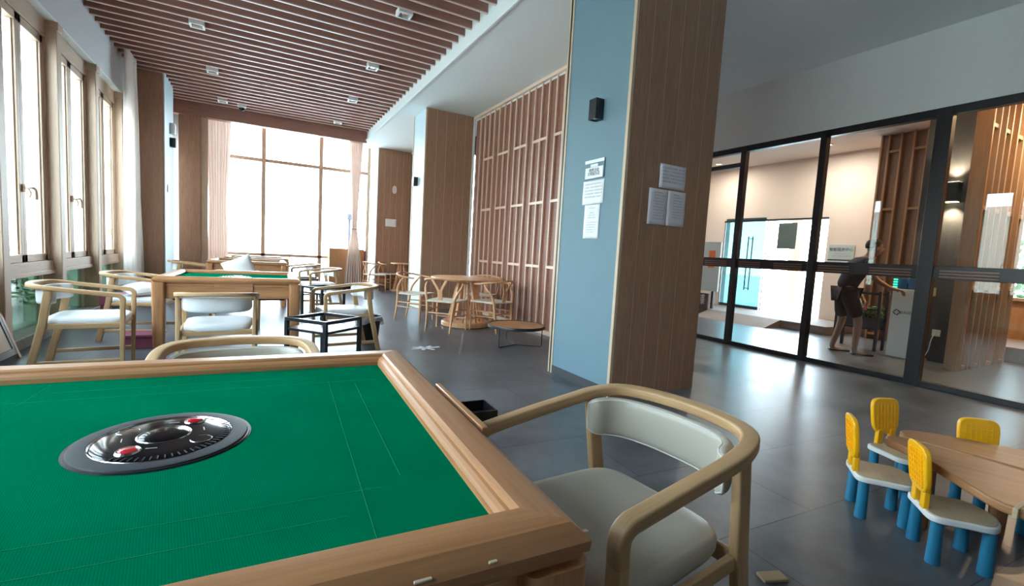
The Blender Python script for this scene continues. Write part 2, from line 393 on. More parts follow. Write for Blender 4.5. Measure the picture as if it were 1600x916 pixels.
# ================================================================== STRUCTURE
struct('floor', B(bx(-2.05, 12.2, -3.1, 13.3, -0.08, 0)), 'floor', smooth=0)
struct('trim_1', B(bx(-2.16, -1.93, -3.0, 10.3, 0.0, 0.11)), 'stone', bevel=0.01)            # stone kerb under left windows
struct('trim_2', B(bx(-2.16, -1.93, 11.3, 13.1, 0.0, 0.11)), 'stone', bevel=0.01)
struct('wall_left', B(bx(-2.25, -1.95, -3.0, 10.33, 3.39, 4.45), bx(-2.25, -1.95, 11.3, 13.3, 3.39, 4.45)), 'wall_grey', smooth=0)
struct('trim_3', B(bx(-2.05, -1.935, -3.0, 10.33, 3.37, 3.392), bx(-2.05, -1.935, 11.3, 13.1, 3.37, 3.392)), 'white', smooth=0)
struct('wall_back', B(bx(-2.25, 12.3, -3.2, -3.0, 0, 4.45)), 'wall_grey', smooth=0)
# ceiling slab, battens and drop
struct('ceiling', B(bx(-2.25, 2.36, -3.2, 13.4, 4.4, 4.5)), 'lattice_back', smooth=0)
m = MB(); y = 5.216 - 35 * 0.2325
while y < 12.15:
    if y > -2.95:
        m.cur = 0; m.box((0.2, y, 4.065), (4.3, 0.028, 0.19)); m.cur = 1; m.box((0.2, y, 3.965), (4.3, 0.029, 0.012))
    y += 0.2325
o = struct('trim_4', m, None, mats=['slat', 'slat_edge'], smooth=0)
struct('trim_5', B(bx(-1.95, 2.35, 12.15, 12.33, 3.71, 4.42)), 'slat', smooth=0)              # timber pelmet beam before far window
struct('wall_far', B(bx(-2.25, 4.0, 13.2, 13.4, 4.2, 4.45), bx(-2.25, -1.12, 13.1, 13.3, 0, 4.3), bx(3.7, 3.95, 13.2, 13.4, 0, 4.0)), 'wall_grey', smooth=0)
struct('trim_6', B(bx(2.35, 3.72, -3.1, 13.2, 3.78, 4.45)), 'white', smooth=0)               # dropped soffit
struct('trim_7', B(bx(2.325, 2.35, -3.1, 13.2, 3.76, 3.80)), 'white', smooth=0)
struct('trim_8', B(bx(3.72, 6.16, -3.1, 9.7, 3.70, 4.45)), 'white', smooth=0)                # passage ceiling
struct('wall_right', B(bx(6.1, 6.3, -3.1, 9.6, 2.885, 3.72)), 'white', smooth=0)

def wavy(p0, p1, z0, z1, folds, amp, top=1.0, waist=None, bot=1.0, nu=90, nv=26, drift=0.0):
    """curtain between floor points p0,p1; width factor top->waist->bottom"""
    p0 = Vector((*p0, 0)); p1 = Vector((*p1, 0)); c = (p0 + p1) / 2; d = p1 - p0; nrm = Vector((-d.y, d.x, 0)).normalized()
    def fn(u, v):
        z = z1 + (z0 - z1) * v
        if waist:
            wv_, ww = waist
            f = top + (ww - top) * (0.5 - 0.5 * math.cos(PI * min(v / wv_, 1))) if v < wv_ else ww + (bot - ww) * math.sin(PI / 2 * (v - wv_) / (1 - wv_))
        else: f = top + (bot - top) * v
        q = c + d * ((u - 0.5) * f + drift * v) + nrm * (amp * math.sin(2 * PI * folds * u + 0.6 * math.sin(5 * v)) * (0.6 + 0.4 * f) + amp * .4 * math.sin(2 * PI * folds * 2.3 * u + 1))
        return (q.x, q.y, z)
    return MB().grid(fn, nu, nv)

# left windows ------------------------------------------------------
def handle(parent, x, y, z):
    m = MB(); m.box((x + 0.012, y, z), (0.02, 0.028, 0.075))
    m.tube(catmull([(x + 0.02, y, z), (x + 0.06, y, z + 0.005), (x + 0.072, y + 0.03, z + 0.008), (x + 0.074, y + 0.075, z - 0.01), (x + 0.072, y + 0.10, z - 0.06), (x + 0.07, y + 0.10, z - 0.10)], 4), [0.012] * 21, 8)
    m.tube(catmull([(x + 0.03, y + .01, z), (x + 0.05, y + 0.02, z - 0.02), (x + 0.055, y + 0.015, z - 0.06), (x + 0.05, y, z - 0.09)], 4), 0.007, 8)
    return m.build('window_handle', 'frame_wood', parent, bevel=0.003)
piers = [7.05 - 1.37 * k for k in range(-2, 6)]
m_i = 9
for k, yp in enumerate(sorted(piers)):
    struct('trim_%d' % m_i, B(bx(-2.16, -1.93, yp - 0.065, yp + 0.065, 0.11, 3.37), bx(-2.16, -1.915, yp - 0.075, yp + 0.075, 3.28, 3.37)), 'frame_wood', bevel=0.006); m_i += 1
wi = 1
def left_window(y0, y1, wi, hinge=False):
    r = struct_empty('window_%d' % wi, (0, 0, 0))
    B(bx(-2.14, -2.02, y0, y1, 3.18, 3.37), bx(-2.14, -2.0, y0, y1, 0.69, 0.80), bx(-2.15, -1.99, y0, y1, 0.655, 0.70),
      bx(-2.14, -2.03, y0, y0 + 0.04, 0.80, 3.18), bx(-2.14, -2.03, y1 - 0.04, y1, 0.80, 3.18), bx(-2.13, -2.07, y1 - 0.09, y1 - 0.07, 0.11, 0.66)).build('window_frame', 'frame_wood', r, bevel=0.005)
    ym = (y0 + y1) / 2
    for a, b_ in ((y0 + 0.04, ym), (ym, y1 - 0.04)):
        s_ = B(bx(-2.11, -2.035, a, a + 0.065, 0.80, 3.18), bx(-2.11, -2.035, b_ - 0.065, b_, 0.80, 3.18), bx(-2.11, -2.035, a, b_, 0.80, 0.875), bx(-2.11, -2.035, a, b_, 3.10, 3.18),
               bx(-2.10, -2.055, a + .065, a + 0.08, 0.875, 3.10), bx(-2.10, -2.055, b_ - 0.08, b_ - .065, 0.875, 3.10)).build('window_sash', 'frame_wood', r, bevel=0.004)
        B(bx(-2.082, -2.076, a + 0.06, b_ - 0.06, 0.87, 3.11)).build('window_pane', 'glass', r, smooth=0)
    B(bx(-2.105, -2.097, y0, y1, 0.11, 0.66)).build('lower_pane', 'glass_dark', r, smooth=0)
    if hinge:
        for z in (1.1, 2.1, 2.75): B(bx(-2.035, -1.99, ym + 0.2, ym + 0.24, z, z + 0.1)).build('window_catch', 'frame_wood', r, bevel=0.004)
    else: handle(r, -2.035, ym - 0.01, 1.53)
ys = sorted(piers)
for a, b_ in zip(ys[:-1], ys[1:]):
    left_window(a + 0.065, b_ - 0.065, wi, hinge=(wi == 7)); wi += 1
left_window(ys[-1] + 0.065, 10.33, wi); wi += 1
left_window(11.35, 12.25, wi); wi += 1
struct('trim_%d' % m_i, B(bx(-2.16, -1.93, 12.25, 12.4, 0.0, 3.4)), 'frame_wood', bevel=0.005); m_i += 1
# near end beyond the first pier, behind the camera
struct('wall_near_left', B(bx(-2.25, -1.95, -3.1, ys[0] - 0.06, 0.0, 3.4)), 'wall_grey', smooth=0)
# far window --------------------------------------------------------
WY = 13.15
r = struct_empty('window_%d' % wi); wi += 1
B(bx(0.055, 0.145, WY - .05, WY + .03, 0, 4.2), bx(1.365, 1.455, WY - .05, WY + .03, 0, 4.2), bx(-1.15, -1.09, WY - .05, WY + .03, 0, 4.2), bx(2.58, 2.66, WY - .06, WY + .04, 0, 4.2),
  bx(-1.1, 2.62, WY - .04, WY + .02, 3.07, 3.15), bx(-1.1, 2.62, WY - .05, WY + .03, 0.76, 0.83), bx(-1.1, 2.8, WY - .05, WY + .03, 0.0, 0.06)).build('window_frame', 'frame_wood', r, bevel=0.004)
for a, b_ in ((-1.09, 0.07), (0.13, 1.38), (1.44, 2.58), (2.66, 2.79)):
    for z0, z1 in ((0.06, 0.76), (0.83, 3.08), (3.14, 4.2)): B(bx(a, b_, WY - .004, WY + .004, z0, z1)).build('window_pane', 'glass', r, smooth=0)
# passage end window -------------------------------------------------
r = struct_empty('window_%d' % wi); wi += 1
B(bx(3.72, 6.2, 9.6, 9.7, 3.3, 3.72), bx(3.72, 6.2, 9.6, 9.7, 0, 0.08), bx(3.72, 3.9, 9.6, 9.7, 0, 3.4), bx(6.0, 6.2, 9.6, 9.7, 0, 3.4), bx(4.93, 4.99, 9.6, 9.7, 0, 3.4)).build('window_frame', 'black_metal', r)
B(bx(3.9, 4.93, 9.645, 9.655, 0.08, 3.3), bx(4.99, 6.0, 9.645, 9.655, 0.08, 3.3)).build('window_pane', 'glass', r, smooth=0)

# columns ------------------------------------------------------------
def planks(x0, x1, y, z0, z1, n, facing=-1, th=0.018):
    m = MB(); w_ = (x1 - x0) / n
    m.cur = 0
    for i in range(n): m.box((x0 + (i + .5) * w_, y + facing * th / 2, (z0 + z1) / 2), (w_ - 0.006, th, z1 - z0))
    m.cur = 1; m.box(((x0 + x1) / 2, y + facing * 0.0085, (z0 + z1) / 2), (x1 - x0 - .01, 0.0165, z1 - z0 - .01))
    return m
c1 = thing('column', 'nearest square column, brown planked face with three notices and a dusty blue side', 'column', (3.09, 3.3, 0))
def P(o, x, y): return (x - 3.09, y - 3.3)
B(bx(-0.51, 0.48, -0.415, 0.44, 0, 3.775)).build('core', 'clad', c1, smooth=0)
mm = planks(-0.51, 0.48, -0.42, 0, 3.77, 6); mm.build('planked_face', None, c1, mats=['clad', 'clad_edge'], smooth=0)
B(bx(-0.525, -0.51, -0.40, 0.42, 0.08, 3.77)).build('blue_panel', 'blue', c1, smooth=0)
B(bx(-0.532, -0.51, -0.40, 0.42, 0, 0.08)).build('skirting', 'charcoal', c1, smooth=0)
B(bx(-0.535, -0.51, -0.435, -0.415, 0, 3.77), bx(-0.53, -0.508, -0.412, -0.398, 0, 3.77)).build('edge_trim', 'clad_edge', c1)
B(bx(-0.53, -0.50, 0.42, 0.445, 0, 3.77), bx(-0.53, -0.50, 0.47, 0.49, 0, 3.77)).build('edge_trim', 'clad_edge', c1)
B(bx(-0.528, -0.50, 0.445, 0.47, 0, 3.77)).build('shadow_gap', 'black_plastic', c1)

c2 = thing('column', 'second square column, brown planks with a pale blue side, behind the round table', 'column', (3.21, 8.92, 0))
B(bx(-0.48, 0.49, -0.36, 0.37, 0, 3.775)).build('core', 'clad', c2, smooth=0)
planks(-0.48, 0.49, -0.365, 0, 3.77, 5).build('planked_face', None, c2, mats=['clad', 'clad_edge'], smooth=0)
B(bx(-0.495, -0.48, -0.36, 0.36, 0, 3.77)).build('blue_panel', 'blue_pale', c2, smooth=0)
B(bx(-0.505, -0.478, -0.385, -0.36, 0, 3.77), bx(-0.505, -0.478, 0.36, 0.385, 0, 3.77)).build('edge_trim', 'clad_edge', c2)
B(bx(0.455, 0.49, -0.42, -0.385, 0, 3.77)).build('reflection_strip', 'white', c2)  # white strip standing in for the reflection between column and lattice
c3 = thing('column', 'farthest column of planks at the right of the big end window', 'column', (3.3, 13.1, 0))
B(bx(-0.5, 0.5, -0.30, 0.1, 0, 3.775)).build('core', 'clad', c3, smooth=0)
planks(-0.5, 0.5, -0.305, 0, 3.77, 6).build('planked_face', None, c3, mats=['clad', 'clad_edge'], smooth=0)
B(bx(-0.52, -0.5, -0.31, 0.1, 0, 3.77)).build('edge_trim', 'white', c3)
c4 = thing('column', 'brown clad pier between the left windows with a pale grey side', 'column', (-1.78, 10.85, 0))
B(bx(-0.35, 0.29, -0.50, 0.45, 0, 4.38)).build('core', 'clad', c4, smooth=0)
planks(-0.35, 0.29, -0.50, 0, 3.96, 2).build('planked_face', None, c4, mats=['clad', 'clad'], smooth=0)
B(bx(0.29, 0.31, -0.50, 0.46, 0, 4.0)).build('side_panel', 'blue_pale', c4, smooth=0)
c5 = thing('column', 'brown clad pier at the left corner of the end window', 'column', (-1.4, 12.3, 0))
B(bx(-0.1, 0.29, -0.08, 0.7, 0, 4.3)).build('core', 'clad', c5, smooth=0)
B(bx(0.29, 0.42, -0.06, 0.02, 0, 3.72)).build('edge_trim', 'frame_wood', c5)

# lattice screens ------------------------------------------------------
def lattice(y0, y1, x, rails=(0.03, 0.99, 1.95, 2.89, 3.75)):
    L = y1 - y0; t = struct_empty('wall_lattice', (x, y0, 0)); t['kind'] = 'structure'
    B(bx(0.03, 0.07, 0, L, 0, 3.78)).build('back_panel', 'lattice_back', t, smooth=0)
    n = int(L / 0.199); m = MB(); yy = L - 0.24
    k = 0; ps = []
    while yy > 0.0: ps.append(yy); yy -= 0.199
    for p in ps: m.box((0.015, p, 1.89), (0.03, 0.026, 3.78))
    for i in range(len(ps) - 1):
        if (i % 3) != 0:
            for z in rails[1:-1]: m.box((0.015, (ps[i] + ps[i + 1]) / 2, z), (0.028, 0.173, 0.042))
    m.box((0, L / 2, rails[-1]), (0.062, L, 0.05)); m.box((0, L / 2, rails[0]), (0.062, L, 0.06))
    m.build('batten_grid', 'lattice', t, bevel=0.003, seg=1)
    return t
lt = lattice(3.76, 8.52, 3.70); lt.name = 'wall_lattice'
lt2 = lattice(9.32, 12.8, 3.70); lt2.name = 'wall_lattice_far'

# partition glazing to the foyer -----------------------------------------
GX = 6.15
posts_y = [-3.0, -0.75, 0.68, 2.15, 3.30, 4.38, 5.5, 6.9, 8.2, 9.6]
r = struct_empty('window_%d' % wi); wi += 1
m = MB()
for p in posts_y:
    wd = 0.13 if abs(p - 2.15) < .01 else 0.075
    m.box((GX, p, 1.45), (0.09, wd, 2.9))
for z, h_ in ((0.03, 0.06), (2.85, 0.09)): m.box((GX, 3.3, z), (0.085, 12.6, h_))
m.build('partition_frame', 'black_metal', r, bevel=0.003)
B(*[bx(GX - .03, GX + .03, a + .03, b_ - .03, 1.14, 1.275) for a, b_ in zip(posts_y[:-1], posts_y[1:])]).build('middle_rail', 'black_metal', r, bevel=0.004)
m = MB()
for a, b_ in zip(posts_y[:-1], posts_y[1:]):
    L = b_ - a
    for c_, l_ in ((a + L * .27, L * .34), (a + L * .77, L * .30)):
        for z in (1.165, 1.195, 1.225): m.box((GX - 0.036, c_, z), (0.012, l_, 0.016))
m.build('bronze_grip', 'bronze', r, bevel=0.002)
B(bx(GX - .035, GX + .035, 4.42, 5.46, 2.60, 2.66)).build('transom', 'black_metal', r, bevel=0.003)
for a, b_ in zip(posts_y[:-1], posts_y[1:]):
    B(bx(GX - .006, GX + .006, a + .03, b_ - .03, 1.27, 2.81)).build('window_pane', 'glass_part', r, smooth=0)
    B(bx(GX - .006, GX + .006, a + .03, b_ - .03, 0.06, 1.15)).build('window_pane', 'glass_part', r, smooth=0)

# foyer ------------------------------------------------------------------
struct('ceiling_foyer', B(bx(6.3, 12.3, -3.1, 9.7, 3.6, 3.7)), 'foyer_wall', smooth=0)
struct('wall_foyer', B(bx(10.5, 10.7, 7.85, 9.6, 0, 3.62), bx(10.5, 10.7, 4.5, 5.39, 0, 3.62), bx(10.5, 10.7, 5.39, 7.85, 2.28, 3.62), bx(10.5, 12.2, 4.42, 4.5, 0, 3.62)), 'foyer_wall', smooth=0)
struct('wall_foyer_end', B(bx(6.3, 10.7, 9.5, 9.7, 0, 3.62)), 'foyer_wall', smooth=0)
struct('trim_%d' % m_i, B(bx(9.07, 10.5, 4.5, 9.5, 0, 0.15)), 'stone', bevel=0.008); m_i += 1
struct('trim_%d' % m_i, B(bx(10.49, 10.5, 6.70, 6.72, .15, 2.28), bx(10.46, 10.5, 5.39, 7.85, 2.26, 2.30), bx(10.49, 10.5, 7.83, 7.85, .15, 2.28)), 'black_metal'); m_i += 1
m = MB(); m.prism([(8.62, 0.0), (9.07, 0.0), (9.07, 0.15)], 0, 1.3)
rp = MB()
for v in [(8.55, 5.35, 0), (9.07, 5.35, 0), (9.07, 5.35, .15), (8.55, 7.0, 0), (9.07, 7.0, 0), (9.07, 7.0, .15)]: rp.v.append(Vector(v))
for q in [(0, 1, 2), (5, 4, 3), (0, 3, 4, 1), (1, 4, 5, 2), (0, 2, 5, 3)]: rp.face(list(q), [(rp.v[i].y, rp.v[i].x + rp.v[i].z) for i in q])
tag(rp.build('access_ramp', 'stone', smooth=0), 'small grey ramp up to the bright entrance behind the glass', 'ramp')
# entrance door leaf standing open
d = struct_empty('door_1', (10.48, 6.75, 0.15), 0)
B(bx(-0.012, 0.0, 0.0, 1.05, 0.02, 2.2)).build('door_leaf', 'glass_door', d, smooth=0)
B(bx(-0.02, 0.01, 0.0, 1.05, 0.0, 0.07)).build('door_shoe', 'black_metal', d)
for s_ in (0.33,):
    MB().tube([(-0.07, s_ - .08, 0.45), (-0.07, s_ - .08, 1.75)], 0.014, 8).tube([(-0.07, s_ + .03, 0.45), (-0.07, s_ + .03, 1.75)], 0.014, 8).tube([(-0.07, s_ - .08, 0.5), (-0.07, s_ + .03, 0.5)], 0.010, 6).tube([(-0.07, s_ - .08, 1.7), (-0.07, s_ + .03, 1.7)], 0.010, 6).tube([(-0.07, s_, 1.7), (-0.01, s_, 1.7)], 0.01, 6).tube([(-0.07, s_, .5), (-0.01, s_, .5)], 0.01, 6).build('door_handle', 'black_metal', d)
t = thing('hanging_poster', 'dark grey-green sheet hung in the bright entrance doorway', 'poster', (10.45, 6.21, 1.62))
B(bx(-.005, .005, -.21, .21, 0, .58)).build('poster_sheet', 'poster_dark', t, smooth=0)
for y in (-.17, .17): MB().tube([(0, y, .58), (.03, y, .64)], .004, 6).build('hanging_cord', 'black_metal', t)
# outside the entrance
struct('ground', B(bx(-40, -2.25, -30, 60, -0.12, -0.1), bx(-2.25, 12.3, 13.4, 60, -0.12, -0.06), bx(12.2, 60, -30, 60, -0.12, 0.0), bx(10.7, 12.3, 4.5, 13.4, 0, 0.12), bx(3.7, 10.7, 9.7, 13.4, -.1, -.02)), 'pavement', smooth=0)
tag(B(bx(12.6, 12.9, 7.1, 7.4, 0, 3.2), bx(12.55, 12.95, 7.05, 7.45, 3.0, 3.2)).build('outdoor_post', 'foyer_wood', bevel=.01), 'brown timber post outside the bright entrance', 'post')

# text helper --------------------------------------------------------------
def text_mesh(name, body, size, mat, parent, loc, rot, align='CENTER', space=1.0):
    cu = bpy.data.curves.new(name, 'FONT'); cu.body = body; cu.size = size; cu.align_x = align; cu.align_y = 'CENTER'; cu.space_line = space; cu.extrude = 0.0006; cu.resolution_u = 2
    t = bpy.data.objects.new(name + '_src', cu); COL.objects.link(t)
    dg = bpy.context.evaluated_depsgraph_get(); me = bpy.data.meshes.new_from_object(t.evaluated_get(dg)); bpy.data.objects.remove(t)
    me.materials.clear(); me.materials.append(M[mat])
    o = bpy.data.objects.new(name, me); COL.objects.link(o)
    if parent: o.parent = parent
    o.location = loc; o.rotation_euler = rot; return o
def script_lines(rows, w_, seed, lead=0.022, hh=0.009):
    """rows of small glyph-like strokes: writing too small to read in the photo"""
    rnd = random.Random(seed); m = MB()
    for k, (frac, x0) in enumerate(rows):
        x = -w_ / 2 + x0 * w_; end = x + frac * w_
        while x < end:
            g = hh * rnd.uniform(.75, 1.0)
            z = -k * lead
            for q in range(3): m.box((x + g / 2, 0, z - g / 2 + q * g * .42 + .001), (g * rnd.uniform(.6, .95), 0.0006, g * .16))
            m.box((x + g * rnd.uniform(.3, .7), 0, z), (g * .16, 0.0006, g))
            x += g * 1.25
            if rnd.random() < .08: x += g
    return m
def sheet(name, label, cat, loc, rz, w_, h_, mat, rows=None, seed=1, tilt=0.0, lead=0.022, hh=0.009, ink='ink_soft', group=None, top=0.03):
    t = thing(name, label, cat, loc, 0, group); t.rotation_euler = (0, tilt, rz)
    m = MB()
    m.grid(lambda u, v: ((u - .5) * w_, -0.003 - 0.002 * math.sin(3 * u + 4 * v) ** 2, (v - .5) * h_), 6, 8)
    m.build('paper', mat, t, solid=0.0006)
    if rows:
        script_lines(rows, w_, seed, lead, hh).build('writing', ink, t, smooth=0, loc=(0, -0.0065, h_ / 2 - top))
    return t
# local sheet frame: x right, -y towards viewer, z up. Wood face of the column looks to -Y.
FY = 3.3 - 0.42 - 0.018
sheet('notice_sheet', 'landscape notice on the brown column, topmost of its three', 'notice', (3.085, FY, 1.877), 0, 0.31, 0.20, 'paper_grey', [(.8, .08), (.8, .08), (.82, .08), (.84, .08), (.8, .08)], 3, tilt=0.0, lead=0.028, hh=0.014)
sheet('notice_sheet', 'tall notice on the brown column, lower left of its three', 'notice', (2.932, FY - .001, 1.615), 0, 0.215, 0.297, 'paper_grey', [(.5, .25)] + [(.55, .28)] * 9, 4, lead=0.024, hh=0.010)
sheet('notice_sheet', 'tall notice on the brown column, lower right of its three', 'notice', (3.152, FY - .001, 1.615), 0, 0.215, 0.297, 'paper_grey', [(.3, .3)] + [(.5, .3)] * 8, 5, lead=0.024, hh=0.009)
BX = 3.09 - 0.525
rb = PI / 2 + PI   # face -X : local -y -> -x
t = thing('notice_board', 'small framed sign on the blue column side, topmost of the stack', 'sign', (BX - .004, 3.257, 1.93), -PI/2)
B(bx(-.13, .13, -.006, .002, -.08, .08)).build('board', 'blue', t, smooth=0)
B(bx(-.13, .13, -.010, -.006, .052, .08), bx(-.12, .12, -.010, -.006, -.08, .015), bx(-.05, .05, -.010, -.006, .018, .042)).build('white_field', 'paper', t, smooth=0)
text_mesh('lettering', '棋牌活动\n文明娱乐区', 0.034, 'ink', t, (0, -.0108, -.028), (PI/2, 0, 0), space=0.9)
sheet('notice_sheet', 'square white notice on the blue column side, middle of the stack', 'notice', (BX, 3.262, 1.73), -PI/2, 0.285, 0.205, 'paper', [(.8, .08), (.8, .08), (.82, .08), (.84, .08), (.8, .08)], 6, lead=0.028, hh=0.013)
sheet('notice_sheet', 'narrow white notice on the blue column side, lowest of the stack', 'notice', (BX, 3.258, 1.475), -PI/2, 0.21, 0.297, 'paper', [(.4, .3), (.0, 0), (.3, .35), (.4, .3), (.5, .25), (0, 0), (.6, .25), (.6, .2), (.6, .2), (.6, .2), (.5, .25)], 7, lead=0.021, hh=0.009)
sheet('notice_sheet', 'small white notice on the farthest column by the end window', 'notice', (3.17, 12.775, 1.82), 0, 0.30, 0.21, 'paper', None)

def sconce(label, loc, rz, lit=False, s=1.0):
    t = thing('wall_sconce', label, 'wall lamp', loc, rz)
    m = MB()
    W_, D_, H_ = 0.095 * s, 0.085 * s, 0.17 * s
    th = 0.006
    for b_ in (bx(-W_/2, W_/2, -D_, -D_ + th, -H_/2, H_/2), bx(-W_/2, W_/2, -0.02, 0.0, -H_/2, H_/2), bx(-W_/2, -W_/2 + th, -D_ + th, -.02, -H_/2, H_/2), bx(W_/2 - th, W_/2, -D_ + th, -.02, -H_/2, H_/2)): m.box(*b_)
    m.build('housing', 'black_metal', t)
    for sg in (-1, 1):
        B(bx(-W_/2 + th, W_/2 - th, -D_ + th, -.02, sg * (H_/2 - (.0 if lit else .012)) - .004, sg * (H_/2 - (.0 if lit else .012)) + .004)).build('lens', 'sconce_glow' if lit else 'chrome', t, smooth=0)
    return t
sconce('black box wall lamp on the dusty blue column side', (BX, 3.245, 2.42), -PI/2)
sconce('black box wall lamp on the pale blue second column', (2.715, 8.98, 2.46), -PI/2)
sconce('small black box lamp on the grey side of the left pier', (-1.47, 10.95, 2.89), PI/2)
tag(MB().lathe([(0, -.1), (.05, -.1), (.06, -.06), (.06, .06), (.05, .1), (0, .1)], 20, (-1.44, 10.93, 3.14)).build('wall_speaker', 'toy_white'), 'white rounded speaker above the lamp on the left pier', 'speaker')
t = thing('wall_switch', 'white switch plate on the grey side of the left pier', 'switch', (-1.468, 10.62, 2.0), PI/2)
B(bx(-.05, .05, -.012, 0, -.07, .07)).build('plate', 'toy_white', t, bevel=.003); B(bx(-.03, .03, -.017, -.012, -.03, .03)).build('rocker', 'toy_white', t, bevel=.002)
tag(MB().prism([(0.06 * math.cos(a) , 0.11 * math.sin(a)) for a in [2 * PI * i / 20 for i in range(20)]], 0, .03).build('wall_alarm', 'toy_white', bevel=.006), 'white oval alarm on the farthest column', 'alarm')
o = bpy.data.objects['wall_alarm']; o.location = (3.24, 12.777, 2.72); o.rotation_euler = (PI/2, 0, 0)

# ceiling fittings
sp = thing('ceiling_spotlight', 'x', 'ceiling light', (1.518, 5.8, 3.955), 0, 'square recessed lights between the ceiling battens')
m = MB()
for b_ in (bx(-.085, .085, -.085, -.06, -.02, .05), bx(-.085, .085, .06, .085, -.02, .05), bx(-.085, -.06, -.06, .06, -.02, .05), bx(.06, .085, -.06, .06, -.02, .05)): m.box(*b_)
m.build('frame', 'toy_white', sp, bevel=.003)
B(bx(-.062, .062, -.062, .062, .03, .05)).build('reflector', 'ring_grey', sp)
MB().lathe([(0, -.005), (.03, -.005), (.036, .005), (.036, .03)], 16).build('lamp_lens', 'chrome', sp)
index_tree(sp)
spots = [(1.55, 7.734, 'second nearest of the right row'), (1.581, 9.666, 'third of the right row'), (1.585, 11.6, 'farthest of the right row'), (-0.739, 7.72, 'nearest of the left row'), (-0.706, 9.62, 'middle of the left row'), (-0.666, 11.5, 'farthest of the left row')]
sp['label'] = 'square white ceiling spotlight, nearest of the right row'
for x, y, d_ in spots: dup(sp, (x, y, 3.955), 0, 'square white ceiling spotlight, ' + d_)
t = thing('security_camera', 'white dome camera on the slatted ceiling before the end window', 'camera', (-0.329, 11.64, 3.955))
MB().lathe([(0, .03), (.085, .03), (.085, -.02), (.06, -.045), (0, -.045)], 24).build('base', 'toy_white', t)
MB().lathe([(0, -.11), (.03, -.103), (.05, -.08), (.058, -.045)], 24).build('dome', 'black_gloss', t)

# curtains
tag(wavy((-1.80, 9.15), (-1.80, 10.15), 0.03, 3.96, 9, 0.035, top=0.55, bot=1.15, drift=0.05).build('curtain', 'curtain'), 'tall cream sheer curtain between left windows and brown pier', 'curtain')
tag(wavy((-1.78, 11.45), (-1.78, 12.1), 0.03, 3.96, 7, 0.03, top=0.7, bot=1.1).build('curtain', 'curtain'), 'white sheer curtain on the left wall beyond the brown pier', 'curtain')
tag(wavy((-1.05, 12.45), (-0.55, 12.45), 0.03, 3.9, 8, 0.03, top=1.0, waist=(0.55, .72), bot=0.8).build('curtain', 'curtain_pink'), 'beige sheer curtain at the left edge of the end window', 'curtain')
cu = tag(wavy((1.98, 12.45), (2.34, 12.45), 0.14, 3.9, 7, 0.03, top=0.9, waist=(0.62, .38), bot=1.15).build('curtain', 'curtain_pink'), 'beige tied-back curtain at the right of the end window', 'curtain')
MB().tube([(2.16 + .09 * math.cos(a), 12.45 + .05 * math.sin(a), 1.57) for a in [2 * PI * i / 14 for i in range(14)]], 0.014, 6, closed=True).build('tieback', 'curtain_pink', cu)

